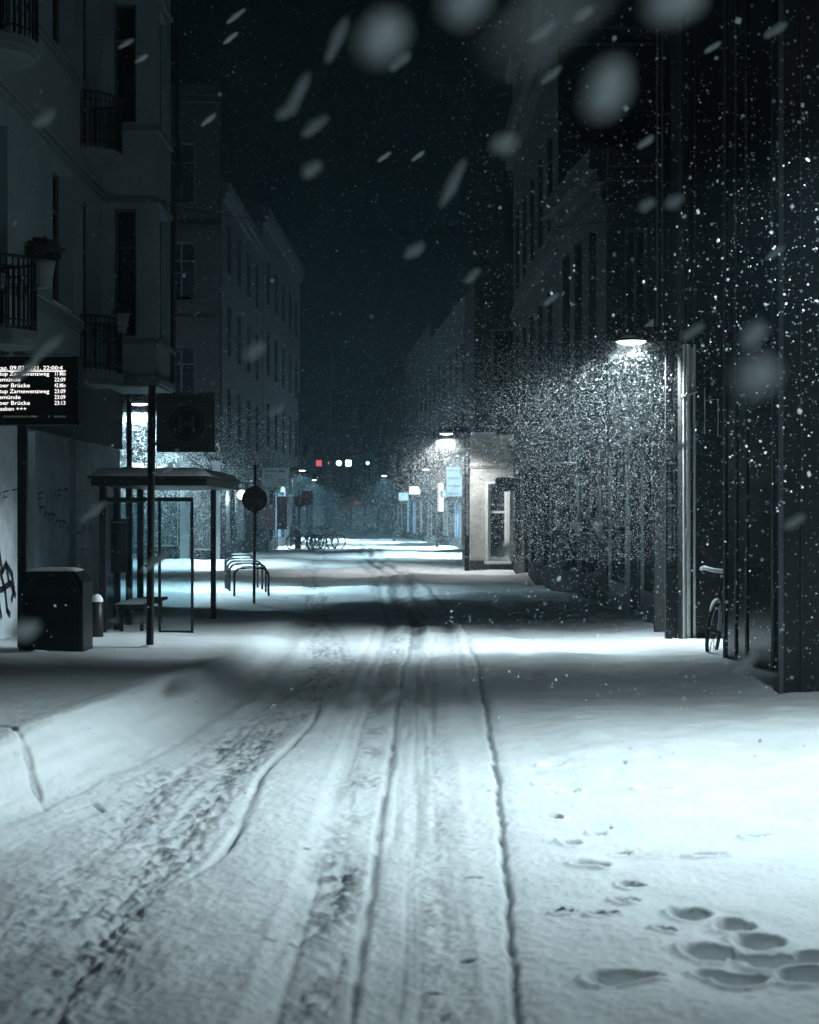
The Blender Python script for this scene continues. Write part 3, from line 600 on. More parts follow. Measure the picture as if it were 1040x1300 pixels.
# ------------------------------------------------------------------ bus stop: board, bin, bollard, shelter, sign
db = thing('departure_board', 'black electronic departure board with white lettering at the left edge', 'departure board', (PX(28, 19), 19, 0))
bx0, bx1, bz0, bz1 = PX(-36, 18.9), PX(99, 18.9), PZ(536, 18.9), PZ(455, 18.9)
P('housing', 'signblack', db, lambda b: (b.box(bx0, bx1, 18.9, 19.12, bz0, bz1), b.box(bx0 - .012, bx1 + .012, 18.89, 19.13, bz0 - .03, bz0 - .002), b.box(bx0 - .012, bx1 + .012, 18.89, 19.13, bz1 + .002, bz1 + .02)))
P('post', 'dark', db, lambda b: b.box(PX(22, 19), PX(33, 19), 19.0, 19.1, -.3, bz0 - .032))
P('snow_cap', 'snow', db, lambda b: b.lump(bx0, bx1, 18.9, 19.12, bz1 + .021, .03, 16, 5, 4))
rows = [('Dienstag, 09.02.2021, 22:00:4', ''), ('Schlutup Zarnewenzweg', '11 Min'), ('Travemünde', '22:09'), ('Oldesloer Brücke', '42 Min'), ('Schlutup Zarnewenzweg', '23:09'), ('Travemünde', '23:09'), ('Oldesloer Brücke', '23:13'), ('+++ Masken +++', '')]
tx = MB(); Yt = 18.894
def fit(body, size, pxr, py, pxl=None):      # set flush right at pxr, or flush left at pxl
    vs, fs = text_geo(body, size, .0012); w = max(v[0] for v in vs); x1 = PX(pxr, Yt)
    x0 = x1 - w if pxl is None else PX(pxl, Yt); tx.add([(x0 + a, Yt, PZ(py, Yt) + b) for a, b in vs], fs)
def fit_w(body, h, pxl, pxr, py):            # stretched to reach from pxl to pxr
    vs, fs = text_geo(body, h, .0004); w = max(v[0] for v in vs); x0, x1 = PX(pxl, Yt), PX(pxr, Yt)
    tx.add([(x0 + a * (x1 - x0) / w, Yt, PZ(py, Yt) + b) for a, b in vs], fs)
ends = [79.5, 62.5, 26, 38, 62.5, 26, 38, 33.5]; lefts = [-22, -18, -18, -24, -18, -18, -24, -22]
for k, (a, bb) in enumerate(rows):
    py = 469.3 + k * 7.42; fit_w(a, .066, lefts[k], ends[k], py)
    if bb: fit_w(bb, .066, 69, 83, py)
tx.box(PX(-22, Yt), PX(83.5, Yt), Yt - .001, Yt + .003, PZ(471.6, Yt), PZ(470.4, Yt))
tx.build('lettering', 'led', db)
for fx, fw_ in ((4, 36), (61, 22)): P('dim_footer', 'led_dim', db, lambda b: [b.box(PX(x, Yt), PX(x + w, Yt), Yt - .001, Yt + .003, PZ(530, Yt), PZ(527.6, Yt)) for x, w in ((4, 3), (8, 2), (11, 6), (18, 4), (23, 7), (31, 4), (37, 10), (61, 2), (68, 4), (73, 10)) if fx <= x < fx + fw_ + 8])

bn = thing('litter_bin', 'black metal litter bin with a snowy slanted top at the kerb', 'litter bin', (PX(64, 18.4), 18.4, 0))
x0, x1 = PX(23.5, 18.4), PX(106, 18.4); xm = (x0 + x1) / 2
def binbody(b):
    y0, y1 = 18.4, 18.95
    prof = [(x0, -.25), (x1, -.25), (x1 - .01, .92), (x1 - .10, 1.05), (x0 + .08, 1.05), (x0 + .01, .96)]
    b.prism([(x, y0, z) for x, z in prof], (0, y1 - y0, 0))
P('body', 'black', bn, binbody)
P('lid', 'dark', bn, lambda b: b.hexa([(x0 + .04, 18.37, .78), (x1 - .03, 18.37, .78), (x1 - .03, 18.398, .78), (x0 + .04, 18.398, .78), (x0 + .10, 18.385, 1.03), (x1 - .12, 18.385, 1.03), (x1 - .12, 18.398, 1.03), (x0 + .10, 18.398, 1.03)]))
P('opening', 'signblack', bn, lambda b: b.prism([(xm + .02 + .22 * math.cos(a), 18.362, .93 + .055 * math.sin(a)) for a in np.linspace(0, 2 * math.pi, 20)[:-1]], (0, .01, 0)))
P('snow_cap', 'snow', bn, lambda b: b.lump(x0 + .08, x1 - .1, 18.41, 18.94, 1.052, .035, 12, 8, 5))
P('snow_mound', 'snow', bn, lambda b: b.lump(x0 - .05, x1 + .1, 17.85, 18.5, -.02, .17, 9, 6, 15, .25))
for x in (x0 + .012, x1 - .05): P('corner_rail', 'dark', bn, lambda b: b.box(x, x + .038, 18.385, 18.399, -.1, .76))
bo = thing('bollard', 'short dark bollard with a rounded cap of snow left of the shelter', 'bollard', (PX(122, 20.9), 20.9, 0))
P('post', 'black', bo, lambda b: b.lathe((PX(122, 20.9), 20.9, 0), [(.085, -.2), (.085, .08), (.097, .09), (.097, .55), (.08, .56)], 16)); P('snow_cap', 'snow', bo, lambda b: b.lathe((PX(123, 20.9), 20.9, .562), [(.085, 0), (.08, .04), (.055, .08), (.02, .10)], 14))

sh = thing('bus_shelter', 'dark glazed bus shelter with snow on its flat roof', 'bus shelter', (-3.7, 23.8, 0)); xl, xr, ya, yb = -4.28, -3.02, 22.0, 25.5
P('roof', 'black', sh, lambda b: (b.box(-4.40, -2.80, 21.75, 25.9, 2.12, 2.22), b.box(-4.44, -2.76, 21.71, 25.94, 2.222, 2.25)))
def roofsnow(b): b.lump(-4.43, -2.77, 21.72, 25.93, 2.251, .12, 18, 30, 9, .5)
P('roof_snow', 'snow', sh, roofsnow)
for y in (22.0, 23.05, 24.05, 25.05): P('post', 'black', sh, lambda b: b.box(xl - .045, xl + .045, y - .05, y + .05, -.2, 2.118))
P('post', 'black', sh, lambda b: b.box(xr - .2, xr - .12, 25.5, 25.58, -.2, 2.118))
for q in ((xl + .046, xr, 21.97, 22.03, 1.90, 1.96), (-3.50, xr, 21.97, 22.03, .0, .10), (xl - .03, xl + .03, 22.06, 25.0, 1.9, 1.96), (xl - .03, xl + .03, 22.06, 25.0, .12, .2)): P('rail', 'black', sh, lambda b: b.box(*q))
for x in (-3.49, xr - .015): P('panel_frame', 'black', sh, lambda b: b.box(x - .018, x + .018, 21.98, 22.02, .102, 1.898))
P('end_glass', 'clear', sh, lambda b: (b.box(-4.22, -3.51, 21.995, 22.005, .2, 1.898), b.box(-3.47, xr - .036, 21.995, 22.005, .104, 1.898)))
for y in (22.06, 23.11, 24.11): P('back_glass', 'clear', sh, lambda b: b.box(xl - .006, xl + .006, y, y + .92, .22, 1.88))
bz = P('timetable_case', 'dark', sh, lambda b: b.box(-4.20, -3.98, 22.15, 22.2, .9, 1.66)); P('paper', 'signback', bz, lambda b: b.box(-4.18, -4.0, 22.143, 22.149, 1.60, 1.62))
be = P('bench', 'wood', sh, lambda b: [b.box(xl + .1 + k * .105, xl + .19 + k * .105, 22.4, 24.6, .40, .44) for k in range(4)])
for y in (22.6, 24.3): P('bench_leg', 'black', be, lambda b: (b.box(xl + .12, xl + .17, y, y + .05, -.2, .345), b.box(xl + .41, xl + .46, y, y + .05, -.2, .345), b.box(xl + .12, xl + .46, y, y + .05, .346, .398)))
P('bench_snow', 'snow', be, lambda b: b.lump(xl + .08, xl + .46, 22.42, 23.6, .442, .035, 6, 14, 2))

bs = thing('bus_stop_sign', 'bus stop post with a square plate bearing a large round H', 'bus stop sign', (PX(190, 19.2), 19.2, 0)); yS = 19.2
P('post', 'black', bs, lambda b: b.tube([(PX(190, yS), yS, -.2), (PX(191.5, yS), yS, 1.6), (PX(193, yS), yS, PZ(489, yS))], .047, 12))
sx0, sx1, sz0, sz1 = PX(199, yS), PX(273, yS), PZ(574, yS), PZ(499, yS)
pp = P('sign_plate', 'signgrey', bs, lambda b: b.box(sx0, sx1, yS - .015, yS + .015, sz0, sz1))
P('clamp', 'black', bs, lambda b: (b.box(PX(190, yS), sx0, yS - .02, yS + .02, sz0 + .08, sz0 + .12), b.box(PX(190, yS), sx0, yS - .02, yS + .02, sz1 - .12, sz1 - .08)))
cxs, czs = PX(237, yS), PZ(538, yS)
P('emblem', 'signblack', pp, lambda b: b.disc_y((cxs, czs), .213, yS - .018, yS - .0155))
P('emblem_face', 'signgrey', pp, lambda b: [b.prism([(cxs + r0 * math.cos(a), yS - .0205, czs + r0 * math.sin(a)) for a in (a0, a1)] + [(cxs + r1 * math.cos(a), yS - .0205, czs + r1 * math.sin(a)) for a in (a1, a0)], (0, .002, 0)) for r0, r1 in ((.172, .183),) for a0, a1 in zip(np.linspace(0, 2 * math.pi, 41)[:-1], np.linspace(0, 2 * math.pi, 41)[1:])])
def hh(b):
    w = .045
    b.box(cxs - .10, cxs - .10 + w, yS - .0215, yS - .0185, czs - .11, czs + .11); b.box(cxs + .10 - w, cxs + .10, yS - .0215, yS - .0185, czs - .11, czs + .11); b.box(cxs - .10 + w, cxs + .10 - w, yS - .0215, yS - .0185, czs - .022, czs + .022)
P('letter', 'signgrey', pp, hh)
def strip(b):
    b.box(sx0 + .01, sx1 - .01, yS - .0175, yS - .0155, sz0 + .098, sz0 + .104); b.box(sx0 + .01, sx1 - .01, yS - .0175, yS - .0155, sz1 - .105, sz1 - .099)
    for body, zb, xa, xb in (('Beischhäuserstr.', sz0 + .03, sx0 + .02, sx1 - .14), ('Haltestelle', sz1 - .08, sx0 + .1, sx1 - .09)):
        vs, fs = text_geo(body, .075, .001); w = max(v[0] for v in vs); b.add([(xa + a * (xb - xa) / w, yS - .0165, zb + c) for a, c in vs], fs)
    b.prism([(sx1 - .12, yS - .0175, sz0 + .03), (sx1 - .09, yS - .0175, sz0 + .03), (sx1 - .06, yS - .0175, sz0 + .08), (sx1 - .09, yS - .0175, sz0 + .08)], (0, .002, 0))
P('lettering', 'signblack', pp, strip)
P('snow_mound', 'snow', bs, lambda b: b.lathe((PX(190, yS), yS - .02, .02), [(.34, -.02), (.22, .03), (.1, .09), (.05, .11)], 16))

ne = thing('no_entry_sign', 'dark round no entry sign with pale bar on a slim pole', 'traffic sign', (PX(322.5, 31.5), 31.5, 0)); yN = 31.5
P('pole', 'black', ne, lambda b: b.tube([(PX(322.5, yN), yN, -.2), (PX(324, yN), yN, PZ(590, yN))], .03, 10))
dn = P('disc', 'signred', ne, lambda b: b.disc_y((PX(323.5, yN), PZ(634, yN)), .255, yN - .06, yN - .035)); P('bar', 'signgrey', dn, lambda b: b.box(PX(312, yN), PX(335, yN), yN - .066, yN - .062, PZ(638, yN), PZ(632, yN)))
rs = thing('round_sign', 'pale round traffic sign seen through the shelter', 'traffic sign', (PX(245, 40), 40, 0))
P('pole', 'dark', rs, lambda b: b.tube([(PX(245, 40), 40, -.2), (PX(245, 40), 40, PZ(622, 40))], .03, 10)); P('disc', 'signback', rs, lambda b: b.disc_y((PX(245, 40), PZ(634, 40)), .22, 39.95, 39.968))
def road_sign(px, py, Y, r, shape, lab):
    t = thing('road_sign', lab, 'traffic sign', (PX(px, Y), Y, 0)); x, z = PX(px, Y), PZ(py, Y)
    P('pole', 'black', t, lambda b: b.tube([(x, Y, -.2), (x, Y, z + r)], .04, 8))
    n = {'square': [(-1, -1.25), (1, -1.25), (1, 1.25), (-1, 1.25)], 'triangle': [(-1, .8), (1, .8), (.1, -1), (-.1, -1)], 'round': [(math.cos(a), math.sin(a)) for a in np.linspace(0, 2 * math.pi, 17)[:-1]]}[shape]
    P('plate', 'signred', t, lambda b: b.prism([(x + r * a, Y - .08, z + r * c) for a, c in n], (0, .03, 0)))
road_sign(390, 632, 84, .30, 'square', 'dark upright rectangular sign among the far left lamps'); road_sign(380, 637, 82, .30, 'round', 'dark round sign overlapping the rectangular sign at the mast')
ms = thing('tall_mast', 'tall thin dark mast at the corner of the pale shop building', 'mast', (PX(380, 96), 96, 0)); P('pole', 'black', ms, lambda b: b.tube([(PX(380, 96), 96, -.2), (PX(380, 96), 96, PZ(500, 96))], [.09, .06], 8)); P('cap', 'dark', ms, lambda b: b.lathe((PX(380, 96), 96, PZ(500, 96)), [(.075, 0), (.07, .06), (.02, .1)], 8))

# signals hung on a wire across the far end
sw = thing('span_wire', 'thin wire across the far end of the street carrying the signals', 'wire', (-5, 150, 0)); P('cable', 'black', sw, lambda b: b.tube([(-14.4, 150.02, 8.0), (-8, 150.02, 7.35), (-4, 150.02, 7.35), (-2.4, 150.02, 7.9)], .02, 6))
for px, r, m, lab in ((405, .27, 'red', 'square red signal light far up the street'), (417.5, .08, 'red', 'tiny red signal between the red square and the bright cyan light'), (430.5, .24, 'cyan', 'large bright cyan signal light far up the street'), (442.5, .25, 'whitesig', 'white signal light right of the bright cyan one'), (467, .16, 'cyan_s', 'small lone cyan signal right of the white one')):
    x, z = PX(px, 150), PZ(588, 150); t = thing('signal_light', lab, 'signal light', (x, 150, z))
    P('housing', 'black', t, lambda b: (b.box(x - r - .06, x + r + .06, 149.9, 150.1, z - r * 1.1 - .06, z + r * 1.1 + .06), b.box(x - .02, x + .02, 149.99, 150.04, z + r * 1.1 + .06, 7.45)))
    P('lens', m, t, (lambda b: b.box(x - r, x + r, 149.86, 149.898, z - r * 1.1, z + r * 1.1)) if m in ('red', 'whitesig') else (lambda b: b.disc_y((x, z), r, 149.86, 149.898, 18)))
rd = thing('red_light', 'dim red lit sign low at the far end of the street', 'sign', (PX(455, 148), 148, 2.6)); P('panel', 'red_dim', rd, lambda b: b.prism([(PX(449, 148), 147.9, PZ(640, 148)), (PX(460, 148), 147.9, PZ(640, 148)), (PX(459, 148), 147.9, PZ(637, 148)), (PX(454, 148), 147.9, PZ(635.5, 148)), (PX(449, 148), 147.9, PZ(637.5, 148))], (0, .08, 0))); P('pole', 'dark', rd, lambda b: b.box(PX(454.4, 148), PX(455, 148), 147.99, 148.05, -.2, PZ(640, 148)))
ca = thing('overhead_cable', 'thin overhead cable slung across the street above the bus stop', 'cable', (-.5, 29, 7)); P('cable', 'black', ca, lambda b: b.tube([(-4.49 + (3.9 + 4.49) * k / 14, 28.6 + 1.6 * k / 14, 7.35 - .35 * math.sin(math.pi * k / 14)) for k in range(15)], .009, 5)); P('anchor', 'dark', ca, lambda b: b.box(-4.497, -4.44, 28.55, 28.65, 7.3, 7.42))

# bike stand hoops
hp = []
for k, (px0, px1, py, Y) in enumerate(((297.5, 341, 721.5, 33.3), (291.5, 337.5, 716, 34.9), (289, 333, 712.5, 36.2), (286.5, 327, 709, 37.6), (286, 322.5, 705, 39.4))):
    lab = ['nearest black bicycle hoop in the snow behind the shelter', 'second bicycle hoop behind the nearest one', 'middle one of the five bicycle hoops', 'fourth bicycle hoop, second from the back of the row', 'rearmost bicycle hoop, farthest from the shelter'][k]
    xa, xb = PX(px0, Y), PX(px1, Y); zt = max(.55, PZ(py, Y)); t = thing('bicycle_stand', lab, 'bicycle stand', ((xa + xb) / 2, Y, 0), 0, 'bicycle hoops in a row')
    rr = .16; path = [(xa, Y, -.2), (xa, Y, zt - rr)] + [(xa + rr - rr * math.cos(a), Y, zt - rr + rr * math.sin(a)) for a in np.linspace(.3, math.pi / 2, 5)] + [(xb - rr + rr * math.sin(a), Y, zt - rr + rr * math.cos(a)) for a in np.linspace(0, 1.27, 5)] + [(xb, Y, zt - rr), (xb, Y, -.2)]
    P('hoop', 'black', t, lambda b: b.tube(path, .026, 10)); P('snow_cap', 'snow', t, lambda b: b.tube([(xa + rr, Y, zt + .026), (xa + rr + .1, Y, zt + .03), (xb - rr - .1, Y, zt + .034), (xb - rr, Y, zt + .026)], [.012, .022, .02, .01], 8))

# bicycles
def make_bike(label, snow=True):
    t = thing('bicycle', label, 'bicycle'); R = .34
    for xw in (-.53, .53):
        w = MB(); ring = [(xw + R * .93 * math.cos(a), 0, R + R * .93 * math.sin(a)) for a in np.linspace(0, 2 * math.pi, 29)]; w.tube(ring, .012, 6, False)
        for k in range(14):
            a = 2 * math.pi * k / 14; w.tube([(xw + .03 * math.cos(a + .4), .02 * (-1) ** k, R + .03 * math.sin(a + .4)), (xw + R * .92 * math.cos(a), 0, R + R * .92 * math.sin(a))], .0035, 4, False)
        w.tube([(xw, -.06, R), (xw, .06, R)], .02, 8); wo = w.build('wheel', 'dark', t, True)
        P('tyre', 'rubber', wo, lambda b: b.tube([(xw + R * math.cos(a), 0, R + R * math.sin(a)) for a in np.linspace(0, 2 * math.pi, 33)], .022, 8, False), True)
        P('mudguard', 'black', t, lambda b: [b.hexa([(xw + (R + .03) * math.cos(a), -.028, R + (R + .03) * math.sin(a)), (xw + (R + .03) * math.cos(a2), -.028, R + (R + .03) * math.sin(a2)), (xw + (R + .03) * math.cos(a2), .028, R + (R + .03) * math.sin(a2)), (xw + (R + .03) * math.cos(a), .028, R + (R + .03) * math.sin(a)), (xw + (R + .036) * math.cos(a), -.028, R + (R + .036) * math.sin(a)), (xw + (R + .036) * math.cos(a2), -.028, R + (R + .036) * math.sin(a2)), (xw + (R + .036) * math.cos(a2), .028, R + (R + .036) * math.sin(a2)), (xw + (R + .036) * math.cos(a), .028, R + (R + .036) * math.sin(a))]) for a, a2 in zip(np.linspace(.6, 2.9, 11)[:-1], np.linspace(.6, 2.9, 11)[1:])], True)
    bb, st, hd, hb = (-.08, 0, .30), (-.24, 0, .82), (.34, 0, .86), (.40, 0, .66)
    P('frame', 'dark', t, lambda b: [b.tube(p, r, 8) for p, r in (((bb, st), .017), ((bb, hb), .019), (((-.22, 0, .70), (hd[0] + .02, 0, .80)), .016), ((bb, (-.53, .05, R)), .011), ((bb, (-.53, -.05, R)), .011), (((-.22, 0, .72), (-.53, .05, R)), .010), (((-.22, 0, .72), (-.53, -.05, R)), .010), ((hd, hb), .022))], True)
    P('fork', 'dark', t, lambda b: (b.tube([hb, (.44, .05, .56), (.53, .055, R)], .012, 6), b.tube([hb, (.44, -.05, .56), (.53, -.055, R)], .012, 6)), True)
    P('handlebar', 'black', t, lambda b: (b.tube([hd, (.33, 0, 1.02)], .014, 8), b.tube([(.16, -.29, 1.04), (.26, -.24, 1.06), (.34, -.1, 1.04), (.34, .1, 1.04), (.26, .24, 1.06), (.16, .29, 1.04)], .013, 8)), True)
    P('saddle', 'black', t, lambda b: (b.tube([(-.26, 0, .84), (-.27, 0, .94)], .014, 8), b.hexa([(-.40, -.08, .94), (-.10, -.02, .94), (-.10, .02, .94), (-.40, .08, .94), (-.40, -.08, .99), (-.10, -.02, .975), (-.10, .02, .975), (-.40, .08, .99)])), True)
    P('crank', 'trim', t, lambda b: (b.tube([(bb[0], -.02, bb[2]), (bb[0], .06, bb[2])], .05, 12), b.tube([(bb[0], .07, bb[2]), (bb[0] + .12, .08, bb[2] - .11)], .01, 6), b.box(bb[0] + .07, bb[0] + .17, .08, .17, bb[2] - .13, bb[2] - .11)), True)
    P('rack', 'black', t, lambda b: (b.tube([(-.3, .06, .76), (-.72, .06, .75)], .008, 5), b.tube([(-.3, -.06, .76), (-.72, -.06, .75)], .008, 5), b.tube([(-.66, .06, .75), (-.53, .05, R)], .007, 5), b.tube([(-.66, -.06, .75), (-.53, -.05, R)], .007, 5)), True)
    if snow:
        def sn(b):
            b.lump(-.41, -.09, -.07, .07, .985, .05, 6, 5, 3); b.tube([(.16, -.29, 1.056), (.26, -.24, 1.078), (.34, -.1, 1.06), (.34, .1, 1.06), (.26, .24, 1.078), (.16, .29, 1.056)], .027, 7)
            b.tube([(-.2, 0, .725), (.34, 0, .822)], .016, 6); b.tube([(.53 + .375 * math.cos(a), 0, R + .375 * math.sin(a)) for a in np.linspace(.75, 2.5, 9)], [.012, .024, .028, .03, .03, .03, .026, .022, .012], 7)
            b.tube([(-.53 + .375 * math.cos(a), 0, R + .375 * math.sin(a)) for a in np.linspace(.75, 2.5, 9)], [.012, .024, .028, .03, .03, .03, .026, .022, .012], 7); b.box(-.72, -.34, -.075, .075, .768, .80)
            b.tube([(.40, .0, .67), (.46, -.05, .56), (.53, -.06, .36)], .02, 6); b.tube([(.40, .0, .67), (.46, .05, .56), (.53, .06, .36)], .02, 6)
        P('snow_cover', 'snow', t, sn, True)
    return t
bike = make_bike('snow covered bicycle leaning in the dark niche between the right piers')
bike.location = (3.80, 19.25, -.02); bike.rotation_euler = (math.radians(-5), 0, math.radians(-113))
for k, (px, Y, a, lab) in enumerate(((384, 80.5, 35, 'leftmost parked bicycle in the far left cluster'), (393, 81.5, 128, 'second bicycle from the left in the far cluster'), (402, 80.2, 62, 'middle bicycle of the far left cluster'), (409, 82, 150, 'fourth bicycle from the left in the far cluster'), (416, 80.8, 24, 'rightmost bicycle of the far left cluster with bent wheel'))):
    c = copy_tree(bike); c.location = (PX(px, Y), Y, -.02); c.rotation_euler = (math.radians(4), 0, math.radians(a)); c['label'] = lab; c['group'] = 'bicycles parked far up the street'; c.scale = (1.12, 1.12, 1.12)
    for ch in KIDS(c):
        if ch.name.startswith('snow_cover'): bpy.data.objects.remove(ch)
bin2 = thing('planter_box', 'dark upright box standing left of the far parked bicycles', 'box', (PX(378, 82.5), 82.5, 0)); P('body', 'dark', bin2, lambda b: b.box(PX(374.5, 82.5), PX(382, 82.5), 82.4, 82.9, -.1, PZ(672, 82.5))); P('snow_cap', 'snow', bin2, lambda b: b.lump(PX(374.5, 82.5), PX(382, 82.5), 82.4, 82.9, PZ(672, 82.5) + .002, .08, 6, 6, 8))

# ------------------------------------------------------------------ snowy ground
def vn(x, y, seed):
    xi = np.floor(x).astype(np.int64); yi = np.floor(y).astype(np.int64); fx = x - xi; fy = y - yi; fx = fx * fx * (3 - 2 * fx); fy = fy * fy * (3 - 2 * fy)
    def hsh(a, b):
        h = (a * 374761393 + b * 668265263 + seed * 982451653) & 0xffffffff; h = ((h ^ (h >> 13)) * 1274126177) & 0xffffffff; return ((h ^ (h >> 16)) & 0xffff) / 65535.
    return (hsh(xi, yi) * (1 - fx) * (1 - fy) + hsh(xi + 1, yi) * fx * (1 - fy) + hsh(xi, yi + 1) * (1 - fx) * fy + hsh(xi + 1, yi + 1) * fx * fy) * 2 - 1
def fbm(x, y, seed, o=4):
    r = np.zeros_like(x); a = 1.
    for k in range(o): r += a * vn(x * 2 ** k, y * 2 ** k, seed + k * 17); a *= .5
    return r
ss = lambda a, b, t: (lambda q: q * q * (3 - 2 * q))(np.clip((t - a) / (b - a), 0, 1))
ip = lambda Y, k, v: np.interp(Y, k, v)
def gau(d, w): return np.exp(-(d / w) ** 2)
def seg_dist(X, Y, pts):
    best = np.full(X.shape, 9.)
    for (ax, ay), (bx, by) in zip(pts, pts[1:]):
        dx, dy = bx - ax, by - ay; t = np.clip(((X - ax) * dx + (Y - ay) * dy) / (dx * dx + dy * dy), 0, 1); best = np.minimum(best, np.hypot(X - ax - t * dx, Y - ay - t * dy))
    return best
def ground(X, Y):
    s = np.zeros_like(X); h = .026 * fbm(X * .5, Y * .5, 1, 4) + .05 * fbm(X * .33 + 7, Y * .4, 2, 2) * ss(11, 17, Y) + .004 * fbm(X * 6, Y * 6, 3, 3) + .0035 * fbm(X * 38, Y * 26, 4, 3) * (1 - ss(9, 16, Y))
    near = 1 - ss(24, 30, Y)
    kx = ip(Y, [3, 8.3, 9.6, 12.4, 14.5, 23, 60], [-3.0, -2.2, -1.95, -1.68, -1.5, -1.5, -1.8])
    t = kx - X
    bank = ss(0, .62, t)
    bf = 1 - .75 * ss(12, 21, Y)
    h += near * bf * (.27 * bank + .07 * gau(t - .55, .3) + .012 * fbm(t * 9, Y * .7, 5, 3) * gau(t - .25, .5)) + .02 * near * gau(t + .05, .12)
    # left slushy track
    cl = ip(Y, [3, 5.5, 7, 9.9, 13.9, 17.4, 22, 25, 34, 45, 75, 120], [-1.45, -1.40, -1.42, -1.36, -1.08, -.85, -1.15, -1.45, -1.95, -2.9, -4.1, -5.4])
    wl = ip(Y, [3, 8, 14, 25, 60], [.44, .38, .28, .24, .30])
    mL = gau((X - cl) / wl, 1.) ** .7
    lane = np.maximum(gau(X - cl + .2 - .05 * vn(Y * .6, Y * 0, 27), .13), np.maximum(gau(X - cl - .17 - .05 * vn(Y * .5, Y * 0, 28), .10), .35 * gau(X - cl + .45, .12))); gate = ss(-.45, .35, fbm(X * 2.6, Y * .9, 26, 3)); mL = mL * (.5 + .5 * lane) * (.45 + .55 * gate)
    wx, wy = X + .05 * vn(X * 7, Y * 7, 23), Y + .08 * vn(X * 6, Y * 5, 24)
    churn = fbm(wx * 16, wy * 8, 21, 5) * (.55 + .6 * ss(-.5, .5, vn(X * 2.2, Y * 1.4, 25))); ch2 = fbm(wx * 30, wy * 16, 31, 4)
    str_ = fbm((X - cl) * 22, Y * .55, 41, 3)
    h += -.035 * mL + mL * (.020 * churn + .018 * np.maximum(ch2, -.2) + .008 * str_)
    cover = ss(.0, .45, churn * .45 + ch2 * .65 + str_ * .2)
    s = np.maximum(s, mL * cover * ip(Y, [3, 12, 20, 40], [1, .95, .85, .8]))
    s = np.maximum(s, .36 * mL); s = np.maximum(s, .42 * ss(-.35, -1.25, X) * (1 - ss(6.2, 9.5, Y)) * ss(-.6, .5, fbm(X * 5, Y * 2.2, 29, 4)) * ss(3.2, 2.2, -X))  # second patch darkens the lower left, painting the fading lamp light
    # right wheel band with ruts
    cr = ip(Y, [3, 5.3, 9.9, 17, 22, 25, 40, 55, 75, 120], [-.18, -.17, -.11, -.05, .05, .1, -.4, -1.2, -1.9, -4.2])
    d = X - cr; mR = ss(.46, .26, np.abs(d)); h += -.014 * mR
    s = np.maximum(s, .30 * mR * ss(-.3, .6, fbm(d * 16, Y * .8, 51, 3)))
    for off, w, dep, sl in ((-.035, .022, .018, .75), (.05, .008, .004, .2), (.075, .007, .004, .25), (.13, .010, .005, .2), (.165, .006, .003, .25), (.20, .010, .005, .3), (.27, .018, .010, .4), (-.30, .02, .010, .25), (-.10, .008, .003, .2)):
        q = gau(d - off - .012 * vn(Y * .8, Y * 0 + off * 50, 61), w * (1 + .5 * vn(Y * 1.1, Y * 0 + off * 70, 62))) * (1 if off == -.035 else ss(-.35, .6, vn(Y * .45, Y * 0 + off * 30, 63))); h -= dep * q; s = np.maximum(s, sl * q * (.45 + .55 * ss(-.4, .5, fbm(d * 30, Y * 3.3, 71, 3))))
    mC = gau(d + .19, .115) * ip(Y, [3, 6.5, 9, 14], [1, 1, .85, .45]) * ss(-.9, .2, fbm(X * 2.2, Y * 1.0, 77, 2)); c3 = fbm(X * 21 + .3 * vn(X * 8, Y * 8, 79), Y * 10, 81, 4); h += mC * (.022 * c3 - .012); s = np.maximum(s, mC * np.maximum(.30, ss(-.4, .15, c3)))
    mC = gau(d - .28, .09) * ip(Y, [3, 9, 15], [.5, .3, .1]); h += mC * .014 * c3; s = np.maximum(s, mC * ss(.0, .7, c3))
    for off in (-.42, .43): h += .006 * gau(d - off, .03) * ss(-.4, .5, vn(Y * .5, Y * 0 + off, 64))
    # second narrow tracks in the middle distance
    for off in (-.55, -.4, .62, .75):
        q = gau(X - cr - off + .04 * vn(Y * .4, Y * 0 + off * 9, 91), .035) * ss(10, 18, Y) * .8; h -= .012 * q; s = np.maximum(s, .35 * q * ss(-.4, .4, fbm(X * 7, Y * 2, 93, 2)))
    far = ss(16, 24, Y)
    for off, w_, st in ((-.03, .10, .75), (.42, .07, .5), (-.45, .07, .45)):
        q = gau(X - cr - off - .12 * vn(Y * .12, Y * 0 + off, 151), w_ + .0012 * Y) * far * (.5 + .5 * ss(-.5, .3, fbm(X * 3, Y * .6, 153, 2))); h -= .03 * q; h += .025 * far * gau(X - cr - off - .22, .09); s = np.maximum(s, st * q)
    # dark gutter line on the right
    gx = ip(Y, [3, 5.27, 6.87, 10.1, 14.5, 18.4, 21.9, 26], [.30, .365, .43, .56, .69, .78, .77, .5]) + .008 * vn(Y * 3, Y * 0, 95) + .006 * vn(Y * 11, Y * 0, 96)
    gm = 1 - ss(20, 23, Y); q = gau(X - gx, ip(Y, [3, 25], [.013, .02])) * gm * ip(Y, [3, 8, 14, 22], [.75, 1, 1, .7]); h -= .035 * q; s = np.maximum(s, .85 * q * (.6 + .4 * ss(-.5, .3, vn(X * 25, Y * 12, 97)))); h += .012 * gm * ss(.0, .1, X - gx)
    # curved break along the edge of the untouched strip
    e = [GR(*p) for p in ((405, 893), (398, 915), (372, 940), (345, 965), (330, 985), (318, 1015), (305, 1048), (288, 1075), (262, 1100), (225, 1120))]
    ex = ip(Y, [p[1] for p in e][::-1], [p[0] for p in e][::-1]); em = ss(7.0, 8.0, Y) * (1 - ss(13, 15, Y)); q = gau(X - ex, .022) * em * (.55 + .45 * ss(-.6, .3, vn(X * 3, Y * 1.7, 98)))
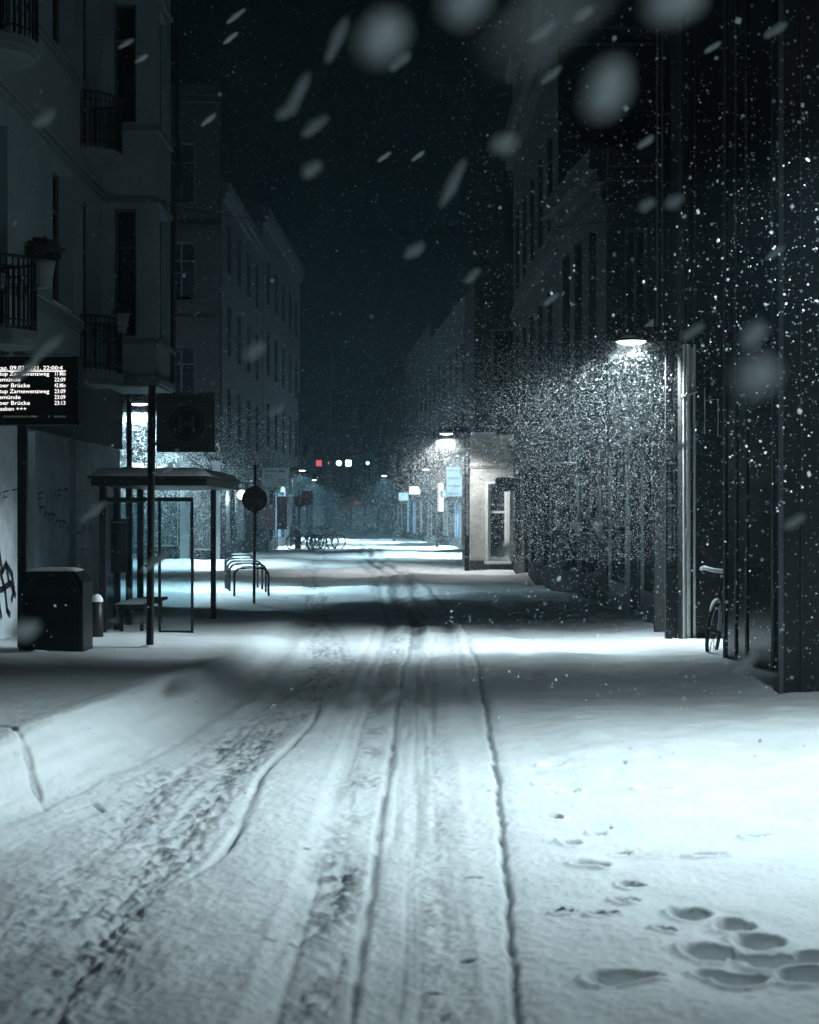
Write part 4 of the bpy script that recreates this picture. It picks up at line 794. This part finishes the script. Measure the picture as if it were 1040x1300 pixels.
    q = q * (.25 + .75 * ss(-.3, .5, vn(Y * 1.1, Y * 0, 89))); h -= .04 * q; s = np.maximum(s, .55 * q); h += .014 * em * ss(0, .07, X - ex) * ss(.55, .2, X - ex)
    # crack across the bank
    dd = seg_dist(X, Y, [GR(*p) for p in ((-40, 950), (0, 975), (22, 995), (45, 1020), (58, 1033), (80, 1034), (100, 1027), (118, 1022), (132, 1031), (175, 1032), (215, 1030))])
    dd = np.abs(dd + .018 * vn(X * 9, Y * 7, 99)); q = gau(dd, .014) * (.6 + .4 * vn(X * 4, Y * 3, 100)); h -= .035 * q; s = np.maximum(s, .5 * q)
    # drifts and lumps on the right pavement
    rm = ss(.15, .7, X - gx) * (1 - ss(24, 28, Y)); h += rm * (.020 * fbm(X * 1.4, Y * 1.3, 101, 3) + .016 * np.abs(fbm(X * 2.2, Y * 2.6, 103, 2)) * ss(8.5, 11, Y)) + .06 * ss(2.2, 3.6, X) * near
    # old trodden path on the right
    h -= .02 * rm * gau(X - ip(Y, [5, 8, 12, 20], [1.3, .95, .9, 1.5]), .16) * (.6 + .4 * vn(X * 6, Y * 4, 105))
    # ploughed ridges and ruts on the crossing
    cm = ss(24, 27, Y) * (1 - ss(100, 140, Y)); h += cm * (.085 * fbm(X * .4 + 3, Y * .35, 111, 4) + .012 * fbm(X * 1.0, Y * 1.4, 113, 2))
    for yy, a, sl in ((26.6, .05, -.10), (29.3, -.05, .05), (31.2, .13, .02), (33.4, .06, -.06), (43, .10, .1), (57, .08, -.15)):
        q = gau(Y - yy - sl * X - .35 * vn(X * .9, Y * 0 + yy, 115), .35) * (.4 + .6 * ss(-.6, .5, vn(X * .8, Y * 0 + yy, 117))); h += a * q * (ss(-.6, 1.2, X) if yy == 31.2 else 1)
        q2 = gau(Y - yy + .75 - sl * X - .35 * vn(X * .9, Y * 0 + yy, 115), .22); s = np.maximum(s, .16 * q2 * ss(-.3, .6, fbm(X * 1.1, Y * 3, 119, 3)))
    s = np.maximum(s, .15 * gau(Y - 28.2 - .06 * X, 1.1) * ss(-.6, .6, fbm(X * .5, Y * .9, 123, 2)))
    # footprints: px centre, half width, half length, turn
    fp = [(878, 1165, .10, .055, .1), (905, 1214, .115, .06, .3), (935, 1181, .10, .05, -.2), (968, 1201, .12, .06, .15), (912, 1246, .085, .05, .5), (938, 1252, .11, .05, -.1), (962, 1224, .075, .08, .7), (1000, 1230, .15, .055, .25), (1030, 1252, .12, .05, .4), (1040, 1222, .09, .05, .2),
          (753, 1104, .055, .06, .9), (803, 1128, .06, .035, .1), (726, 1072, .05, .04, .6), (704, 1044, .04, .04, .5), (718, 1163, .05, .016, 0), (760, 1060, .05, .025, .2), (790, 1084, .05, .025, .1), (845, 1186, .04, .035, .6), (766, 1166, .06, .02, .1), (795, 1247, .12, .05, .1), (796, 1147, .06, .03, .3), (690, 1000, .05, .03, .4), (725, 1010, .06, .03, .2), (900, 1090, .09, .03, .1), (960, 1060, .07, .025, .2), (700, 975, .08, .04, .2), (830, 1010, .1, .04, .1)]
    r2 = np.random.default_rng(5)
    for k in range(46):
        pxx, pyy = (r2.uniform(660, 900), r2.uniform(838, 880)) if k < 28 else (r2.uniform(640, 1000), r2.uniform(900, 990)); fp.append((pxx, pyy, r2.uniform(.06, .14), r2.uniform(.10, .2), r2.uniform(-.6, .6)))
    D = np.zeros_like(h); Rm_ = np.zeros_like(h)
    for k, (px, py, a, b_, an) in enumerate(fp):
        x, y = GR(px, py); b_ = b_ * (1.75 if k < 10 else (1.5 if k < 27 else 1.0)); a = a * (.88 if k < 10 else (1.1 if k < 27 else 1)); m = (np.abs(X - x) < .6) & (np.abs(Y - y) < .8)
        if not m.any(): continue
        dx, dy = X[m] - x, Y[m] - y; c, sn = math.cos(an), math.sin(an); u, v = (dx * c + dy * sn) / a, (-dx * sn + dy * c) / b_
        rr = np.sqrt(u * u + v * v * (1 + .35 * np.clip(u, -1.2, 1.2))) + (.15 * vn(dx * 9 + k, dy * 7, 131) + .02 * vn(dx * 60 + k, dy * 40, 132) if k < 27 else .1 * vn(dx * 18 + k, dy * 18, 131))
        dep = .155 if k < 10 else (.08 if k < 27 else .014); D[m] = np.minimum(D[m], -dep * (1 - (ss(.30, 1.1, rr) if k < 27 else ss(.2, 1.3, rr)))); Rm_[m] = np.maximum(Rm_[m], .018 * gau(rr - 1.18, .22) * (1 + .5 * vn(dx * 14 + k, dy * 10, 134)) * (k < 27))
        if k < 10: h[m] += .004 * fbm(dx * 16, dy * 12, 133, 2) * (1 - ss(.6, 1, rr))
    h += D + Rm_ * (D > -.02)
    # clods of dirty snow
    for px, py, a, b_ in ((600, 1115, .052, .02), (592, 1214, .036, .03), (612, 1220, .014, .014), (627, 1226, .03, .008), (550, 1248, .05, .03), (572, 1180, .02, .01), (595, 1075, .03, .01), (620, 1125, .02, .008), (388, 1077, .02, .02), (340, 1190, .03, .02), (372, 1190, .03, .02), (620, 1006, .02, .01), (540, 1150, .03, .015), (545, 1165, .02, .01), (560, 1050, .02, .012)):
        x, y = GR(px, py); q = ss(1.25, .6, np.hypot((X - x) / a, (Y - y) / b_) + .3 * vn(X * 40, Y * 40, 141)); h -= .012 * q; s = np.maximum(s, .9 * q)
    return h, np.clip(s, 0, 1)
ys = [-9.]
while ys[-1] < 178:
    y = ys[-1]; ys.append(y + (.5 if y < 3.2 else min(.8, max(.0075, .62 * y * y / 2680))))
ys = np.array(ys); NU = 640; us = np.linspace(-1, 1, NU)
Yg = np.repeat(ys[:, None], NU, 1); Wd = np.minimum(30, .33 * np.maximum(Yg, 3) + 1.0 + np.maximum(0, 4 - Yg) * .8); Xg = us[None, :] * Wd
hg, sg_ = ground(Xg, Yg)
nr = len(ys); co = np.stack([Xg, Yg, hg], -1).reshape(-1, 3).astype(np.float32)
idx = np.arange(nr * NU).reshape(nr, NU); quads = np.stack([idx[:-1, :-1], idx[:-1, 1:], idx[1:, 1:], idx[1:, :-1]], -1).reshape(-1, 4).astype(np.int32)
def np_mesh(name, co, faces, m, smooth=True):
    k = faces.shape[1]; me = bpy.data.meshes.new(name); me.vertices.add(len(co)); me.vertices.foreach_set('co', co.ravel())
    me.loops.add(faces.size); me.loops.foreach_set('vertex_index', faces.ravel()); me.polygons.add(len(faces)); me.polygons.foreach_set('loop_start', np.arange(0, faces.size, k, dtype=np.int32))
    me.polygons.foreach_set('use_smooth', np.full(len(faces), smooth)); me.update(calc_edges=True); me.materials.append(M[m]); o = bpy.data.objects.new(name, me); C.objects.link(o); return o
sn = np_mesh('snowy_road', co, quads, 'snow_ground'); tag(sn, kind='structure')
at = sn.data.attributes.new('slush_and_shade', 'FLOAT', 'POINT'); at.data.foreach_set('value', sg_.reshape(-1).astype(np.float32))
g = MB(); g.add([(-120, -60, -.6), (120, -60, -.6), (120, 260, -.6), (-120, 260, -.6)], [(0, 1, 2, 3)]); tag(g.build('ground', 'snow'), kind='structure')

# ------------------------------------------------------------------ falling snow
def flakes_in(n, x0, x1, y0, y1, z0, z1, r0, r1):
    p = np.stack([rng.uniform(x0, x1, n), rng.uniform(y0, y1, n), rng.uniform(z0, z1, n)], -1); return p, r0 + (r1 - r0) * np.minimum(rng.exponential(.33, n), 1.5)
def flakes_by(n, c, sx, sy, sz, r0, r1):      # thicker towards a lamp
    p = np.stack([c[0] + rng.normal(0, sx, n), c[1] + rng.normal(0, sy, n), c[2] - np.abs(rng.normal(0, sz, n))], -1); return p, r0 + (r1 - r0) * np.minimum(rng.exponential(.33, n), 1.5)
sets = [flakes_by(56000, (2.45, 20.7, 3.85), 1.15, 1.7, 1.7, .0028, .0078), flakes_by(1500, (2.9, 20.6, 3.97), .17, .17, .11, .004, .008),  # tight clusters at the lamp heads are added flakes that shape their glow
        flakes_in(5000, -2.4, 3.4, 17.4, 24.2, .3, 4.0, .0034, .007),
        flakes_in(6000, .2, 4.2, 6.0, 13.5, .6, 4.6, .0022, .0065), flakes_by(5200, (3.5, 9.3, 4.4), 1.15, 1.9, 1.3, .003, .0125),
        flakes_by(30000, (-6.0, 36, 4.1), 1.3, 2.2, 1.9, .006, .013), flakes_by(1200, (-6.2, 36, 4.05), .25, .25, .12, .006, .01),
        flakes_by(9000, (-8.6, 55, 4.0), 1.6, 2.6, 1.9, .008, .015),
        flakes_by(15000, (1.0, 47.1, 4.0), .8, 1.6, 1.5, .007, .015), flakes_by(900, (1.1, 47.1, 4.0), .25, .25, .12, .007, .012),
        flakes_in(7000, -5, 2.5, 60, 110, .05, 4.4, .010, .02),
        flakes_in(9000, -4.5, 3.6, 5, 30, .3, 9, .003, .008),
        flakes_in(11000, -7, 5, 20, 60, .3, 16, .004, .011),
        flakes_in(8000, -8, 5, 45, 140, .3, 18, .008, .018)]
pc = np.concatenate([a for a, _ in sets]); rc = np.concatenate([b for _, b in sets]); n = len(pc)
keep = ~((pc[:, 0] < -5.3) & (pc[:, 1] < 30)) & ~((pc[:, 0] > 3.45) & (pc[:, 1] > 14.4)) & (pc[:, 2] > .04) & ~((pc[:, 2] < 1.1) & (pc[:, 1] > 15) & (pc[:, 1] < 27) & (rng.random(len(pc)) < .8)); pc, rc = pc[keep], rc[keep]; n = len(pc)
base = np.array([(1, 0, 0), (-1, 0, 0), (0, 1, 0), (0, -1, 0), (0, 0, 1), (0, 0, -1)], float)
tri = np.array([(0, 2, 4), (2, 1, 4), (1, 3, 4), (3, 0, 4), (2, 0, 5), (1, 2, 5), (3, 1, 5), (0, 3, 5)])
q = rng.normal(size=(n, 4)); q /= np.linalg.norm(q, axis=1)[:, None]; w, x, y, z = q.T
Rm = np.stack([np.stack([1 - 2 * (y * y + z * z), 2 * (x * y - z * w), 2 * (x * z + y * w)], -1), np.stack([2 * (x * y + z * w), 1 - 2 * (x * x + z * z), 2 * (y * z - x * w)], -1), np.stack([2 * (x * z - y * w), 2 * (y * z + x * w), 1 - 2 * (x * x + y * y)], -1)], 1)
sc_ = np.stack([rng.uniform(.8, 1.2, n), rng.uniform(.6, 1.1, n), rng.uniform(.35, .9, n)], -1) * rc[:, None]
V = np.einsum('nij,nvj->nvi', Rm, base[None] * sc_[:, None, :]) + pc[:, None, :]
Fc = (tri[None] + (np.arange(n) * 6)[:, None, None]).reshape(-1, 3).astype(np.int32)
fs_ = np_mesh('falling_snow', V.reshape(-1, 3).astype(np.float32), Fc, 'flake', False); tag(fs_, kind='stuff')

# large near flakes: photo column, row, length, breadth, slant in degrees
APER, FOCUS = .018, 21.0
big = [(485, 48, 78, 66, 60), (508, 78, 34, 14, 40), (590, 2, 74, 62, 30), (770, 112, 84, 62, 60), (855, 4, 84, 60, 20), (640, 182, 38, 28, 25), (400, 160, 40, 17, 35), (364, 141, 30, 18, 35), (396, 215, 30, 20, 35), (526, 318, 30, 16, 35), (323, 446, 32, 20, 35), (56, 150, 32, 18, 35), (957, 425, 44, 32, 45), (960, 478, 66, 60, 30), (985, 38, 32, 12, 33), (742, 18, 30, 16, 40), (575, 232, 66, 16, 62), (428, 50, 64, 18, 66), (300, 20, 30, 7, 38), (293, 48, 24, 6, 38), (488, 199, 20, 6, 35), (531, 198, 20, 6, 38), (160, 55, 24, 7, 32), (180, 74, 20, 7, 35), (232, 870, 60, 26, 25), (492, 886, 42, 20, 33), (445, 890, 36, 22, 30), (60, 442, 50, 16, 40), (32, 470, 44, 14, 40), (118, 650, 40, 12, 38), (942, 843, 44, 22, 33), (1008, 662, 34, 16, 30), (856, 256, 26, 18, 30), (822, 260, 24, 16, 30), (880, 421, 34, 14, 35), (212, 596, 24, 10, 35), (196, 714, 38, 13, 35), (640, 700, 30, 18, 40), (566, 1292, 18, 10, 40), (378, 118, 60, 18, 62), (905, 60, 26, 8, 34), (700, 95, 34, 12, 40), (440, 640, 26, 12, 36), (690, 40, 40, 14, 38), (30, 800, 44, 30, 20), (265, 152, 24, 7, 38), (860, 570, 30, 14, 33), (600, 350, 26, 12, 40), (985, 320, 30, 10, 36), (700, 380, 22, 8, 36), (350, 520, 24, 12, 36), (820, 180, 24, 10, 35), (700, 20, 190, 150, 40)]
lab = 'large pale snowflake drifting close to the viewpoint, blurred and slanting'
for k, (px, py, ln_, br, an) in enumerate(big):
    c = .62 * br; d = 1 / (c / (APER * F0) + 1 / FOCUS); lw = max((.74 if br < 90 else .16) * br, 3) * d / F0; ll = max(math.sqrt(max(ln_ ** 2 - c ** 2, 9)), 4) * d / F0
    me = bpy.data.meshes.new('snowflake'); nu, nv = 14, 9; vs = []; g = np.random.default_rng(100 + k)
    ph = g.uniform(0, 6.28, 6)
    for i in range(nv + 1):
        th = math.pi * i / nv
        for j in range(nu):
            a = 2 * math.pi * j / nu; rr = 1 + .16 * math.sin(3 * a + ph[0] + 2 * th) + .12 * math.sin(5 * th + ph[1]) + .10 * math.sin(4 * a - 3 * th + ph[2])
            vs.append((ll / 2 * math.cos(th) * (1 + .06 * math.sin(2 * a + ph[3])), lw / 2 * math.sin(th) * math.cos(a) * rr, lw / 2 * math.sin(th) * math.sin(a) * rr))
    fs2 = [(i * nu + j, i * nu + (j + 1) % nu, (i + 1) * nu + (j + 1) % nu, (i + 1) * nu + j) for i in range(nv) for j in range(nu)]
    me.from_pydata(vs, [], fs2); me.polygons.foreach_set('use_smooth', [True] * len(fs2)); me.materials.append(M['flake'])
    o = bpy.data.objects.new('snowflake', me); C.objects.link(o); o.location = (PX(px, d), d, PZ(py, d)); o.rotation_euler = (0, -math.radians(an), g.uniform(-.3, .3))
    tag(o, lab, 'snowflake', 'large snowflakes close to the viewpoint')

# ------------------------------------------------------------------ air, sky, camera
hz = bpy.data.materials.new('night_haze'); hz.use_nodes = True; nt = hz.node_tree
for nd in list(nt.nodes): nt.nodes.remove(nd)
om = nt.nodes.new('ShaderNodeOutputMaterial'); pv = nt.nodes.new('ShaderNodeVolumePrincipled'); pv.inputs['Color'].default_value = (.55, .86, 1, 1); pv.inputs['Density'].default_value = .0012; pv.inputs['Anisotropy'].default_value = .3
nt.links.new(pv.outputs[0], om.inputs['Volume'])
b = MB(); b.box(-34, 34, -12, 200, -1.6, 24); ho = b.build('haze', hz); tag(ho, kind='stuff')
w = bpy.data.worlds.new('World'); bpy.context.scene.world = w; w.use_nodes = True
bg = w.node_tree.nodes['Background']; bg.inputs[0].default_value = (.30, .72, .80, 1); bg.inputs[1].default_value = .0012
cam = bpy.data.cameras.new('camera'); co_ = bpy.data.objects.new('camera', cam); C.objects.link(co_); co_.location = (0, 0, H); co_.rotation_euler = (math.radians(90), 0, 0)
cam.sensor_fit = 'HORIZONTAL'; cam.sensor_width = 36; cam.lens = 36 * F0 / 1040; cam.shift_y = 5 / 1040; cam.clip_start = .05; cam.clip_end = 600
cam.dof.use_dof = True; cam.dof.focus_distance = FOCUS; cam.dof.aperture_fstop = cam.lens / 1000 / APER
S = bpy.context.scene; S.camera = co_
S.view_settings.view_transform = 'Standard'; S.view_settings.look = 'None'; S.view_settings.exposure = 0; S.view_settings.gamma = 1
S.cycles.use_denoising = True; S.cycles.max_bounces = 6; S.cycles.diffuse_bounces = 3; S.cycles.glossy_bounces = 2; S.cycles.transmission_bounces = 3; S.cycles.volume_bounces = 1; S.cycles.transparent_max_bounces = 8
S.cycles.sample_clamp_indirect = 4
